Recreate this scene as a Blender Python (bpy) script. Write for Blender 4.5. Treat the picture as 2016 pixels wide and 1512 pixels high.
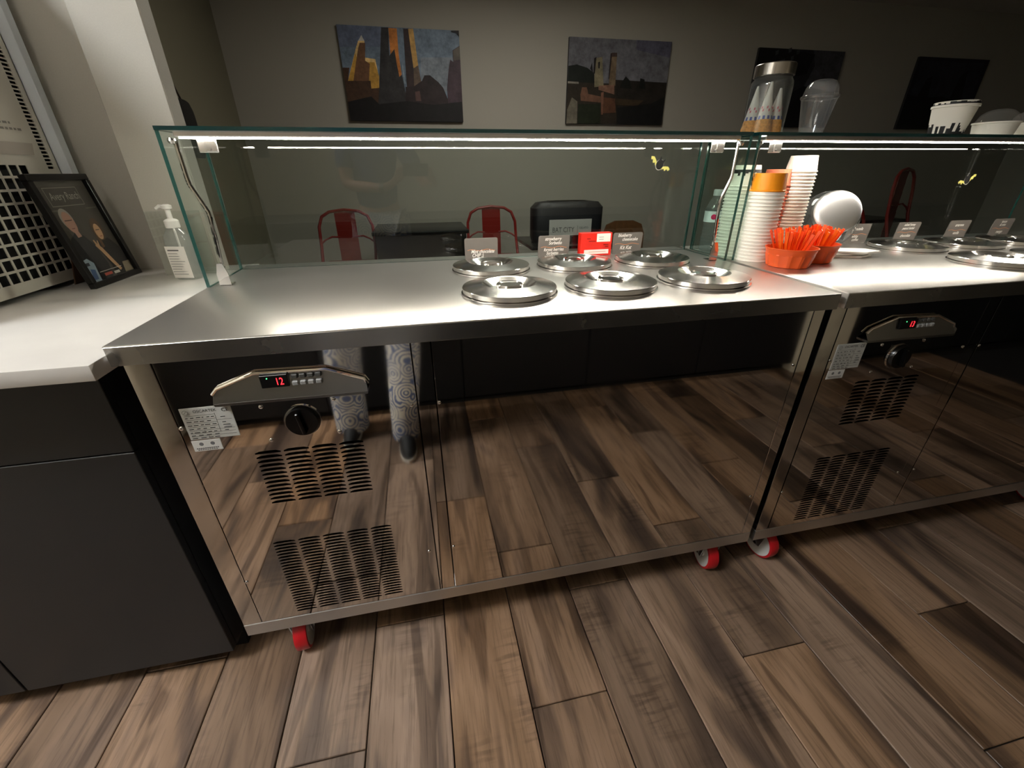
import bpy, bmesh, math, random
import numpy as np
from mathutils import Vector, Matrix, Euler
random.seed(7)
for o in list(bpy.data.objects): bpy.data.objects.remove(o)
scene = bpy.context.scene
COL = scene.collection

# ------------------------------------------------------------------ camera
CAM = Vector((0.5332, -0.7737, 1.2012))
YAW, PITCH, ROLL, FPX = -0.2032, -0.4676, 0.0080, 828.12
cam_d = bpy.data.cameras.new('camera'); cam = bpy.data.objects.new('camera', cam_d); COL.objects.link(cam)
cam_d.sensor_fit = 'HORIZONTAL'; cam_d.sensor_width = 36.0; cam_d.lens = FPX / 2016 * 36.0
cam_d.clip_start = 0.01; cam_d.clip_end = 60
Rw = Matrix.Rotation(YAW, 3, 'Z') @ Matrix.Rotation(PITCH, 3, 'X') @ Matrix.Rotation(ROLL, 3, 'Y')
right, fwd, up = Rw.col[0].copy(), Rw.col[1].copy(), Rw.col[2].copy()
mw = Matrix.Identity(4)
for i in range(3):
    mw[i][0] = right[i]; mw[i][1] = up[i]; mw[i][2] = -fwd[i]; mw[i][3] = CAM[i]
cam.matrix_world = mw
scene.camera = cam
# ------------------------------------------------------------------ world, exposure
w = bpy.data.worlds.new('world'); scene.world = w; w.use_nodes = True
w.node_tree.nodes['Background'].inputs[0].default_value = (0.02, 0.02, 0.022, 1)
vs = scene.view_settings
vs.view_transform = 'Standard'; vs.look = 'None'; vs.gamma = 1.0; vs.use_curve_mapping = False
vs.exposure = 0.2
LED_W, LED_E = (1.0, 0.93, 0.80), 108.0              # light strips in the glass guards
LAMP_COOL, LAMP_COOL_E = (0.92, 0.96, 1.0), 62.0    # ceiling panel over the left counter
LAMP_WARM, FILL_WARM_E = (1.0, 0.93, 0.84), 9.0   # unseen fill panel added over the work aisle
LAMP_DIN, LAMP_DIN_E = (1.0, 0.95, 0.85), 17.0       # ceiling panel in the seating area

# ------------------------------------------------------------------ materials
def lin(h, gain=1.0):
    if isinstance(h, str):
        h = h.lstrip('#'); c = [int(h[i:i+2], 16) / 255 for i in (0, 2, 4)]
    else: c = h
    return tuple(min(0.95, gain * (x / 12.92 if x <= .04045 else ((x + .055) / 1.055) ** 2.4)) for x in c)
MATS = {}
def nd(nt, t, **kw):
    n = nt.nodes.new(t)
    for k, v in kw.items(): setattr(n, k, v)
    return n
def mat(name, color='#808080', rough=.5, metal=0., spec=.5, noise=0., nscale=40., bump=0., rvar=0., stretch=(1, 1, 1), trans=0., emit=None, estr=0., coat=0., alpha=1.):
    if name in MATS: return MATS[name]
    m = bpy.data.materials.new(name); m.use_nodes = True; nt = m.node_tree; b = nt.nodes['Principled BSDF']
    c = lin(color) if isinstance(color, str) else tuple(color)
    b.inputs['Base Color'].default_value = (*c, 1); b.inputs['Roughness'].default_value = rough
    b.inputs['Metallic'].default_value = metal; b.inputs['Specular IOR Level'].default_value = spec
    b.inputs['Transmission Weight'].default_value = trans; b.inputs['Coat Weight'].default_value = coat
    if emit: b.inputs['Emission Color'].default_value = (*emit, 1); b.inputs['Emission Strength'].default_value = estr
    if noise or bump or rvar:
        tc = nd(nt, 'ShaderNodeTexCoord'); mp = nd(nt, 'ShaderNodeMapping'); mp.inputs['Scale'].default_value = stretch
        nz = nd(nt, 'ShaderNodeTexNoise'); nz.inputs['Scale'].default_value = nscale; nz.inputs['Detail'].default_value = 5
        nt.links.new(tc.outputs['Object'], mp.inputs[0]); nt.links.new(mp.outputs[0], nz.inputs['Vector'])
        if noise:
            r = nd(nt, 'ShaderNodeValToRGB'); e = r.color_ramp.elements
            e[0].position = .3; e[1].position = .7
            e[0].color = (*[x * (1 - noise) for x in c], 1); e[1].color = (*[min(1, x * (1 + noise)) for x in c], 1)
            nt.links.new(nz.outputs['Fac'], r.inputs[0]); nt.links.new(r.outputs[0], b.inputs['Base Color'])
        if rvar:
            mr = nd(nt, 'ShaderNodeMapRange'); mr.inputs[1].default_value = .3; mr.inputs[2].default_value = .7
            mr.inputs[3].default_value = max(0, rough - rvar); mr.inputs[4].default_value = rough + rvar
            nt.links.new(nz.outputs['Fac'], mr.inputs[0]); nt.links.new(mr.outputs[0], b.inputs['Roughness'])
        if bump:
            bp = nd(nt, 'ShaderNodeBump'); bp.inputs['Strength'].default_value = bump; bp.inputs['Distance'].default_value = .002
            nt.links.new(nz.outputs['Fac'], bp.inputs['Height']); nt.links.new(bp.outputs[0], b.inputs['Normal'])
    MATS[name] = m; return m
def pane(name, tint=(.93, .97, .95), f0=.04, rough=0.0, haze=0.0):
    """thin clear sheet: clear transmission plus Schlick reflection at each face"""
    if name in MATS: return MATS[name]
    m = bpy.data.materials.new(name); m.use_nodes = True; nt = m.node_tree; nt.nodes.clear()
    out = nd(nt, 'ShaderNodeOutputMaterial'); tr = nd(nt, 'ShaderNodeBsdfTransparent'); gl = nd(nt, 'ShaderNodeBsdfGlossy')
    tr.inputs[0].default_value = (*tint, 1); gl.inputs['Roughness'].default_value = rough
    lw = nd(nt, 'ShaderNodeLayerWeight'); lw.inputs[0].default_value = .5
    pw = nd(nt, 'ShaderNodeMath', operation='POWER'); pw.inputs[1].default_value = 5
    ma = nd(nt, 'ShaderNodeMath', operation='MULTIPLY_ADD'); ma.inputs[1].default_value = 1 - f0; ma.inputs[2].default_value = f0
    mx = nd(nt, 'ShaderNodeMixShader')
    nt.links.new(lw.outputs['Facing'], pw.inputs[0]); nt.links.new(pw.outputs[0], ma.inputs[0]); nt.links.new(ma.outputs[0], mx.inputs[0])
    base = tr
    if haze:
        df = nd(nt, 'ShaderNodeBsdfDiffuse'); df.inputs[0].default_value = (.8, .82, .83, 1)
        m2 = nd(nt, 'ShaderNodeMixShader'); m2.inputs[0].default_value = haze
        nt.links.new(tr.outputs[0], m2.inputs[1]); nt.links.new(df.outputs[0], m2.inputs[2]); base = m2
    nt.links.new(base.outputs[0], mx.inputs[1]); nt.links.new(gl.outputs[0], mx.inputs[2]); nt.links.new(mx.outputs[0], out.inputs[0])
    MATS[name] = m; return m
def print_mat():
    if 'print' in MATS: return MATS['print']
    m = bpy.data.materials.new('print'); m.use_nodes = True; nt = m.node_tree; b = nt.nodes['Principled BSDF']
    a = nd(nt, 'ShaderNodeAttribute'); a.attribute_name = 'Col'; nt.links.new(a.outputs['Color'], b.inputs['Base Color'])
    b.inputs['Roughness'].default_value = .55; b.inputs['Specular IOR Level'].default_value = .3
    MATS['print'] = m; return m
def picture_mat():
    m = print_mat().copy(); m.name = 'picture_print'; nt = m.node_tree; b = nt.nodes['Principled BSDF']; a = [n for n in nt.nodes if n.type == 'ATTRIBUTE'][0]
    tc = nd(nt, 'ShaderNodeTexCoord'); nz = nd(nt, 'ShaderNodeTexNoise'); nz.inputs['Scale'].default_value = 14; nz.inputs['Detail'].default_value = 8; nz.inputs['Roughness'].default_value = .7
    mr = nd(nt, 'ShaderNodeMapRange'); mr.inputs[1].default_value = .3; mr.inputs[2].default_value = .7; mr.inputs[3].default_value = .55; mr.inputs[4].default_value = 1.45
    mx = nd(nt, 'ShaderNodeMix', data_type='RGBA', blend_type='MULTIPLY'); mx.inputs[0].default_value = 1
    nt.links.new(tc.outputs['Object'], nz.inputs['Vector']); nt.links.new(nz.outputs['Fac'], mr.inputs[0]); nt.links.new(a.outputs['Color'], mx.inputs[6]); nt.links.new(mr.outputs[0], mx.inputs[7]); nt.links.new(mx.outputs[2], b.inputs['Base Color'])
    return m
def plank_mat():
    m = bpy.data.materials.new('wood_look_tile'); m.use_nodes = True; nt = m.node_tree; b = nt.nodes['Principled BSDF']; L = nt.links.new
    tc = nd(nt, 'ShaderNodeTexCoord'); oi = nd(nt, 'ShaderNodeObjectInfo')
    mul = nd(nt, 'ShaderNodeMath', operation='MULTIPLY'); mul.inputs[1].default_value = 61.7; L(oi.outputs['Random'], mul.inputs[0])
    cx = nd(nt, 'ShaderNodeCombineXYZ'); L(mul.outputs[0], cx.inputs[0]); L(mul.outputs[0], cx.inputs[1]); L(mul.outputs[0], cx.inputs[2])
    add = nd(nt, 'ShaderNodeVectorMath', operation='ADD'); L(tc.outputs['Object'], add.inputs[0]); L(cx.outputs[0], add.inputs[1])
    def noise(scale, sc, det=5, dist=0., rough=.55):
        mp = nd(nt, 'ShaderNodeMapping'); mp.inputs['Scale'].default_value = scale; L(add.outputs[0], mp.inputs[0])
        n = nd(nt, 'ShaderNodeTexNoise'); n.inputs['Scale'].default_value = sc; n.inputs['Detail'].default_value = det
        n.inputs['Distortion'].default_value = dist; n.inputs['Roughness'].default_value = rough; L(mp.outputs[0], n.inputs['Vector']); return n
    def ramp(src, stops):
        r = nd(nt, 'ShaderNodeValToRGB'); e = r.color_ramp.elements
        while len(e) < len(stops): e.new(.5)
        for el, (p, c) in zip(e, stops): el.position = p; el.color = (*c, 1)
        L(src, r.inputs[0]); return r
    def mix(f, a, c, mode='MIX'):
        x = nd(nt, 'ShaderNodeMix', data_type='RGBA', blend_type=mode)
        if isinstance(f, (int, float)): x.inputs[0].default_value = f
        else: L(f, x.inputs[0])
        for s, i in ((a, 6), (c, 7)):
            if isinstance(s, tuple): x.inputs[i].default_value = (*s, 1)
            else: L(s, x.inputs[i])
        return x.outputs[2]
    blotch = noise((1, .22, 1), 5.5, 3, 1.4, .45)
    base = ramp(blotch.outputs['Fac'], [(.30, lin('#56453a')), (.40, lin('#715a48')), (.47, lin('#8f7259')), (.60, lin('#a4856b')), (.72, lin('#876e5c'))])
    vein = noise((1, .10, 1), 7, 2, 2.2, .4)
    vr = ramp(vein.outputs['Fac'], [(.385, (.50, .48, .47)), (.425, (1, 1, 1))])
    grain = noise((1, .05, 1), 110, 6, .3, .65)
    gr = ramp(grain.outputs['Fac'], [(.36, (.42, .40, .38)), (.52, (1, 1, 1)), (.7, (1.0, 1.0, 1.0))])
    c = mix(.6, base.outputs[0], gr.outputs[0], 'MULTIPLY')
    c = mix(.85, c, vr.outputs[0], 'MULTIPLY')
    saw = noise((.12, 1, 1), 70, 3, .2)
    msk = noise((1, .6, 1), 5, 3)
    sr = ramp(saw.outputs['Fac'], [(.38, (.35, .33, .31)), (.52, (1, 1, 1))])
    mr = ramp(msk.outputs['Fac'], [(.55, (0, 0, 0)), (.66, (.55, .55, .55))])
    c = mix(mr.outputs[0], c, mix(1.0, c, sr.outputs[0], 'MULTIPLY'))
    hv = nd(nt, 'ShaderNodeHueSaturation'); ms = nd(nt, 'ShaderNodeMapRange'); ms.inputs[3].default_value = .82; ms.inputs[4].default_value = 1.08
    f2 = nd(nt, 'ShaderNodeMath', operation='FRACT'); m8 = nd(nt, 'ShaderNodeMath', operation='MULTIPLY'); m8.inputs[1].default_value = 41.9
    L(oi.outputs['Random'], m8.inputs[0]); L(m8.outputs[0], f2.inputs[0]); L(f2.outputs[0], ms.inputs[0]); L(ms.outputs[0], hv.inputs['Saturation'])
    mv = nd(nt, 'ShaderNodeMapRange'); mv.inputs[3].default_value = .58; mv.inputs[4].default_value = 1.10
    fr = nd(nt, 'ShaderNodeMath', operation='FRACT'); m7 = nd(nt, 'ShaderNodeMath', operation='MULTIPLY'); m7.inputs[1].default_value = 17.3
    L(oi.outputs['Random'], m7.inputs[0]); L(m7.outputs[0], fr.inputs[0]); L(fr.outputs[0], mv.inputs[0]); L(mv.outputs[0], hv.inputs['Value'])
    L(c, hv.inputs['Color']); L(hv.outputs[0], b.inputs['Base Color'])
    b.inputs['Roughness'].default_value = .38; b.inputs['Specular IOR Level'].default_value = .45
    bp = nd(nt, 'ShaderNodeBump'); bp.inputs['Strength'].default_value = .25; bp.inputs['Distance'].default_value = .001
    L(grain.outputs['Fac'], bp.inputs['Height']); L(bp.outputs[0], b.inputs['Normal'])
    return m
def paisley_mat():
    m = bpy.data.materials.new('paisley_cotton'); m.use_nodes = True; nt = m.node_tree; b = nt.nodes['Principled BSDF']; L = nt.links.new
    tc = nd(nt, 'ShaderNodeTexCoord'); v = nd(nt, 'ShaderNodeTexVoronoi'); v.inputs['Scale'].default_value = 11
    n = nd(nt, 'ShaderNodeTexNoise'); n.inputs['Scale'].default_value = 8; n.inputs['Distortion'].default_value = 2.5
    L(tc.outputs['Object'], v.inputs['Vector']); L(tc.outputs['Object'], n.inputs['Vector'])
    sn = nd(nt, 'ShaderNodeMath', operation='MULTIPLY'); sn.inputs[1].default_value = 42; L(v.outputs['Distance'], sn.inputs[0])
    s2 = nd(nt, 'ShaderNodeMath', operation='SINE'); L(sn.outputs[0], s2.inputs[0])
    ad = nd(nt, 'ShaderNodeMath', operation='MULTIPLY_ADD'); ad.inputs[1].default_value = .28; L(s2.outputs[0], ad.inputs[0]); L(n.outputs['Fac'], ad.inputs[2])
    r = nd(nt, 'ShaderNodeValToRGB'); e = r.color_ramp.elements; e[0].position = .34; e[0].color = (*lin('#5a6a92'), 1); e[1].position = .55; e[1].color = (*lin('#d8d2c4'), 1)
    L(ad.outputs[0], r.inputs[0]); L(r.outputs[0], b.inputs['Base Color']); b.inputs['Roughness'].default_value = .9
    return m

STEEL = mat('polished_steel', (.62, .595, .56), .04, 1., nscale=6, rvar=.02)
SATIN = mat('satin_steel', (.60, .58, .55), .31, .93, nscale=3, rvar=.03)
BRUSH = mat('brushed_steel', (.50, .485, .46), .27, 1., nscale=5, rvar=.03)
CHROME = mat('chrome', (.80, .79, .77), .06, 1.)
DARKST = mat('dark_steel', (.09, .09, .092), .3, 1.)
BLACK = mat('black_plastic', '#0a0a0b', .28)
VOID = mat('dark_interior', '#050505', .8)
GLASS = pane('clear_glass'); EDGE = mat('glass_edge', '#1c4f49', .12, 0, .6, trans=.35)
EDGED = mat('glass_edge_dark', '#0d3333', .12, 0, .6, trans=.2)
ACRYL = pane('clear_acrylic', (.93, .94, .92), .05, .02, .06)
WHITEPL = mat('white_plastic', '#e6e4de', .4)
PAPER = mat('white_paper', '#ece8e0', .6)
BLKPRINT = mat('black_print', '#141315', .6)
LED = mat('led_diffuser', '#ffffff', .5, emit=LED_W, estr=LED_E)
WALLW = mat('white_wall_paint', '#b8b4aa', .7, noise=.03, nscale=300, bump=.05)
WALLG = mat('grey_wall_paint', '#a5a196', .8, noise=.03, nscale=300, bump=.05)
WALLB = mat('beige_wall_paint', '#cfc4ae', .7)
CEIL = mat('ceiling_paint', '#c4c0b8', .9)
BLACKLAM = mat('black_laminate', '#1b1c1d', .5, noise=.05, nscale=400, bump=.05)
BLK2 = mat('matt_black_laminate', '#08080a', .6)
QUARTZ = mat('white_quartz', '#cbc7c1', .16, noise=.035, nscale=9)
PLANK = plank_mat(); GROUT = mat('dark_grout', '#15120f', .9)
REDM = mat('red_enamel', '#7e1c16', .3)
PRINT = print_mat()

# ------------------------------------------------------------------ mesh helpers
class G:
    def __init__(s): s.bm = bmesh.new(); s.cols = []
    def _merge(s, b2, mi, M=None):
        vm = {}
        for v in b2.verts: vm[v] = s.bm.verts.new(M @ v.co if M else v.co)
        for f in b2.faces:
            try: nf = s.bm.faces.new([vm[v] for v in f.verts]); nf.material_index = mi if mi >= 0 else f.material_index
            except ValueError: pass
        b2.free(); return s
    def box(s, x0, x1, y0, y1, z0, z1, bev=0., mi=0, M=None, seg=1):
        b = bmesh.new(); bmesh.ops.create_cube(b, size=1)
        for v in b.verts: v.co = Vector(((x0 + x1) / 2 + v.co.x * (x1 - x0), (y0 + y1) / 2 + v.co.y * (y1 - y0), (z0 + z1) / 2 + v.co.z * (z1 - z0)))
        if bev: bmesh.ops.bevel(b, geom=list(b.edges), offset=bev, segments=seg, affect='EDGES', profile=.5)
        return s._merge(b, mi, M)
    def glassbox(s, x0, x1, y0, y1, z0, z1, axis, edge=1):
        """sheet with clear broad faces (slot 0) and coloured edge faces (slot 1)"""
        n0 = len(s.bm.faces); s.box(x0, x1, y0, y1, z0, z1)
        s.bm.faces.ensure_lookup_table(); s.bm.normal_update()
        for f in s.bm.faces[n0:]: f.material_index = 0 if abs(f.normal[axis]) > .9 else edge
        return s
    def lathe(s, prof, n=32, M=None, mi=0, mfun=None):
        M = M or Matrix.Identity(4); rings = []
        for r, z in prof:
            if r < 1e-6: rings.append([s.bm.verts.new(M @ Vector((0, 0, z)))])
            else: rings.append([s.bm.verts.new(M @ Vector((r * math.cos(2 * math.pi * i / n), r * math.sin(2 * math.pi * i / n), z))) for i in range(n)])
        for k, (a, b) in enumerate(zip(rings, rings[1:])):
            for i in range(n):
                j = (i + 1) % n
                vs = [a[0], b[j], b[i]] if len(a) == 1 else ([a[i], a[j], b[0]] if len(b) == 1 else [a[i], a[j], b[j], b[i]])
                if len(a) == 1 and len(b) == 1: continue
                f = s.bm.faces.new(vs); f.material_index = mfun(k, i) if mfun else mi
        return s
    def tube(s, path, r, n=10, mi=0, closed=False, caps=True):
        P = [Vector(p) for p in path]; R = r if isinstance(r, (list, tuple)) else [r] * len(P)
        rings = []; up_ = None
        for i, p in enumerate(P):
            a = P[i - 1] if (i or closed) else P[i]; b = P[(i + 1) % len(P)] if (i < len(P) - 1 or closed) else P[i]
            t = (b - a).normalized()
            if up_ is None: up_ = t.orthogonal().normalized()
            u = (up_ - t * up_.dot(t)).normalized(); up_ = u; v = t.cross(u)
            rings.append([s.bm.verts.new(p + (u * math.cos(2 * math.pi * k / n) + v * math.sin(2 * math.pi * k / n)) * R[i]) for k in range(n)])
        pr = list(zip(rings, rings[1:])) + ([(rings[-1], rings[0])] if closed else [])
        for a, b in pr:
            for k in range(n):
                f = s.bm.faces.new([a[k], a[(k + 1) % n], b[(k + 1) % n], b[k]]); f.material_index = mi
        if caps and not closed:
            f = s.bm.faces.new(rings[0][::-1]); f.material_index = mi; f = s.bm.faces.new(rings[-1]); f.material_index = mi
        return s
    def cyl(s, p0, p1, r0, r1=None, n=20, mi=0): return s.tube([p0, p1], [r0, r0 if r1 is None else r1], n, mi)
    def prism(s, pts, d, mi=0):
        d = Vector(d); a = [s.bm.verts.new(Vector(p)) for p in pts]; b = [s.bm.verts.new(Vector(p) + d) for p in pts]; n = len(a)
        for f in (a[::-1], b): s.bm.faces.new(f).material_index = mi
        for i in range(n): s.bm.faces.new([a[i], a[(i + 1) % n], b[(i + 1) % n], b[i]]).material_index = mi
        return s
    def perforated(s, cells, o, ux, uz, depth, arch=True, mi=0):
        """sheet of cells (x0,x1,z0,z1, hole x0,x1,z0,z1): each with a real opening; depth = vector of the rim"""
        o, ux, uz, depth = Vector(o), Vector(ux), Vector(uz), Vector(depth)
        P = lambda x, z: o + ux * x + uz * z
        for (x0, x1, z0, z1, a0, a1, c0, c1) in cells:
            if arch:
                w_, h_ = a1 - a0, c1 - c0
                hole = [(a0, c0), (a0 + .5 * w_, c0), (a1, c0), (a1, c0 + .45 * h_), (a1 - .18 * w_, c1 - .08 * h_), (a0 + .5 * w_, c1), (a0 + .18 * w_, c1 - .08 * h_), (a0, c0 + .45 * h_)]
                outr = [(x0, z0), (a0 + .5 * w_, z0), (x1, z0), (x1, (z0 + z1) / 2), (x1, z1), (a0 + .5 * w_, z1), (x0, z1), (x0, (z0 + z1) / 2)]
            else:
                hole = [(a0, c0), (a1, c0), (a1, c1), (a0, c1)]; outr = [(x0, z0), (x1, z0), (x1, z1), (x0, z1)]
            H = [s.bm.verts.new(P(*p)) for p in hole]; O = [s.bm.verts.new(P(*p)) for p in outr]; D = [s.bm.verts.new(P(*p) + depth) for p in hole]
            n = len(H)
            for i in range(n):
                j = (i + 1) % n
                s.bm.faces.new([O[i], O[j], H[j], H[i]]).material_index = mi; s.bm.faces.new([H[i], H[j], D[j], D[i]]).material_index = mi
        return s
    def build(s, name, mats, parent=None, smooth=35, loc=None, fix=True, **props):
        me = bpy.data.meshes.new(name)
        bmesh.ops.remove_doubles(s.bm, verts=s.bm.verts, dist=1e-6)
        if fix: bmesh.ops.recalc_face_normals(s.bm, faces=s.bm.faces)
        s.bm.to_mesh(me); s.bm.free()
        for m in (mats if isinstance(mats, (list, tuple)) else [mats]): me.materials.append(m)
        if smooth:
            me.polygons.foreach_set('use_smooth', [True] * len(me.polygons)); me.set_sharp_from_angle(angle=math.radians(smooth))
        return link(name, me, parent, loc, **props)
def link(name, data, parent=None, loc=None, **props):
    o = bpy.data.objects.new(name, data); COL.objects.link(o)
    if parent: o.parent = parent
    if loc is not None: o.location = loc
    for k, v in props.items(): o[k] = v
    return o
def thing(name, label, cat, loc=(0, 0, 0), rz=0., group=None, rot=None):
    o = bpy.data.objects.new(name, None); COL.objects.link(o); o.empty_display_size = .05
    o.location = loc; o.rotation_euler = rot if rot else (0, 0, rz); o['label'] = label; o['category'] = cat
    if group: o['group'] = group
    return o
def tag(o, label, cat, group=None):
    o['label'] = label; o['category'] = cat
    if group: o['group'] = group
    return o
def copy_tree(o, parent=None):
    c = o.copy(); COL.objects.link(c)
    if parent: c.parent = parent; c.matrix_parent_inverse = o.matrix_parent_inverse.copy()
    for ch in list(o.children):
        if ch is not c: copy_tree(ch, c)
    return c
def prints(name, polys, parent, o, ux, uy, nrm, eps=.0002, gain=1., xf=None):
    """flat print: coloured polygons [(colour, [(u,v)...])] laid on a surface"""
    o, ux, uy, nrm = Vector(o), Vector(ux), Vector(uy), Vector(nrm).normalized()
    vs_, fs, cs = [], [], []
    for k, (c, pl) in enumerate(polys):
        c = lin(c, gain) if isinstance(c, str) else c; b = len(vs_)
        for (u, v) in pl:
            if xf: u, v = xf(u, v)
            vs_.append(o + ux * u + uy * v + nrm * (eps * (k + 1)))
        fs.append(list(range(b, len(vs_)))); cs += [(*c, 1)] * len(pl)
    me = bpy.data.meshes.new(name); me.from_pydata(vs_, [], fs)
    a = me.color_attributes.new('Col', 'FLOAT_COLOR', 'CORNER')
    a.data.foreach_set('color', [x for c in cs for x in c]); me.materials.append(PRINT)
    return link(name, me, parent)
def text(name, body, size, m, parent, o, ux, uy, align='LEFT', shear=0., depth=0., squeeze=1., bold=0.):
    cu = bpy.data.curves.new('t', 'FONT'); cu.body = body; cu.size = size; cu.align_x = align; cu.shear = shear; cu.resolution_u = 3; cu.offset = bold; cu.extrude = depth; cu.space_line = .85
    ob = bpy.data.objects.new('t', cu); COL.objects.link(ob)
    dg = bpy.context.evaluated_depsgraph_get(); me = bpy.data.meshes.new_from_object(ob.evaluated_get(dg)); me.name = name
    bpy.data.objects.remove(ob); bpy.data.curves.remove(cu)
    o, ux, uy = Vector(o), Vector(ux), Vector(uy); nz = ux.cross(uy)
    for v in me.vertices: v.co = o + ux * v.co.x * squeeze + uy * v.co.y + nz * v.co.z
    me.materials.clear(); me.materials.append(m)
    return link(name, me, parent)
def homog(src):
    """pixel quad TL,TR,BR,BL -> unit square (u right, v up)"""
    dst = [(0, 1), (1, 1), (1, 0), (0, 0)]; A = []; B = []
    for (x, y), (u, v) in zip(src, dst):
        A += [[x, y, 1, 0, 0, 0, -u * x, -u * y], [0, 0, 0, x, y, 1, -v * x, -v * y]]; B += [u, v]
    h = np.linalg.solve(np.array(A, float), np.array(B, float))
    def f(x, y):
        d = h[6] * x + h[7] * y + 1
        return (min(1, max(0, float((h[0] * x + h[1] * y + h[2]) / d))), min(1, max(0, float((h[3] * x + h[4] * y + h[5]) / d))))
    return f
X, Y, Z = Vector((1, 0, 0)), Vector((0, 1, 0)), Vector((0, 0, 1))
def struct(g, name, mats, **k): return g.build(name, mats, kind='structure', **k)

# ------------------------------------------------------------------ the room
HC = 2.8
fl = struct(G().box(-2.25, 8.5, -2.0, 4.25, -.06, -.012), 'floor', GROUT)
PW, PL, PX0 = .2, .9, -.5071
plank_mesh = None
def plank_me(ly):
    g = G(); g.box(-PW / 2 + .0014, PW / 2 - .0014, -ly / 2 + .0014, ly / 2 - .0014, -.0115, 0, .0016)
    me = bpy.data.meshes.new('plank'); g.bm.to_mesh(me); g.bm.free(); me.materials.append(PLANK); return me
full = plank_me(PL)
kk = 0
for k in range(-7, 23):
    ph = {0: -.22, 1: .08, 2: .38}[(k - 3) % 3 if True else 0]
    y = ph - 2 * PL
    while y < .75:
        if y + PL > -1.95:
            link('plank', full, fl, (PX0 + (k + .5) * PW, y + PL / 2, 0))
        y += PL
# seating-area floor continues in the same boards, hidden behind the counters
dm = mat('far_board_floor', '#5a4c42', .45, noise=.25, nscale=12, stretch=(6, .6, 1))
G().box(-1.9, 8.5, 1.6, 4.2, -.0118, -.001).build('plank_field', dm, fl, kind='stuff')
struct(G().box(-2.25, 8.5, -2.0, 4.25, HC, HC + .06), 'ceiling', CEIL)
struct(G().box(-1.1, 8.5, 4.2, 4.3, 0, HC), 'wall_back', WALLG)
struct(G().box(-1.085, -.985, .92, 4.2, 0, HC), 'wall_left', mat('shaded_wall_paint', '#78735f', .8))  # paint darkened to stand in for the weak light on this wall
struct(G().box(-2.2, -.23, .82, .92, 0, HC), 'wall_front', WALLW)
struct(G().box(-.23, -.076, .70, .765, 0, HC, .003), 'wall_column', WALLW)
struct(G().box(-2.3, -2.2, -2.0, .92, 0, HC), 'wall_side', WALLW)
struct(G().box(-2.25, 8.5, -2.05, -1.95, 0, HC), 'wall_rear', WALLB)
struct(G().box(-2.2, -.76, -1.95, -1.14, 0, HC), 'wall_pier', WALLB)
struct(G().box(2.86, 3.22, -1.95, -1.26, 0, HC), 'wall_post', WALLB)
struct(G().box(8.4, 8.5, -2.0, 4.25, 0, HC), 'wall_right', WALLG)
# lamps
def ceiling_lamp(loc, sx, sy, colr, e, label):
    t = thing('ceiling_lamp', label, 'lamp', loc)
    g = G()
    for a in (-1, 1):
        g.box(a * sx / 2 - .012, a * sx / 2 + .012, -sy / 2 - .012, sy / 2 + .012, -.05, 0, .002)
        g.box(-sx / 2, sx / 2, a * sy / 2 - .012, a * sy / 2 + .012, -.05, 0, .002)
    g.build('frame', WHITEPL, t)
    G().box(-sx / 2 + .012, sx / 2 - .012, -sy / 2 + .012, sy / 2 - .012, -.04, -.02).build('diffuser', mat('lamp_diffuser_' + label[:4], '#ffffff', .5, emit=colr, estr=e), t)
    return t
ceiling_lamp((-1.30, -.75, HC), .6, .6, LAMP_COOL, LAMP_COOL_E, 'cool white square ceiling panel above the left counter aisle')
ceiling_lamp((-.45, -.90, HC), .6, .6, LAMP_WARM, FILL_WARM_E, 'dimmer warm square ceiling panel above the work aisle')  # added fill light, brightens the left wall and the appliance
ceiling_lamp((1.5, 2.3, HC), 1.2, .6, LAMP_DIN, LAMP_DIN_E, 'warm ceiling panel over the seating area behind the glass')

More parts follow.
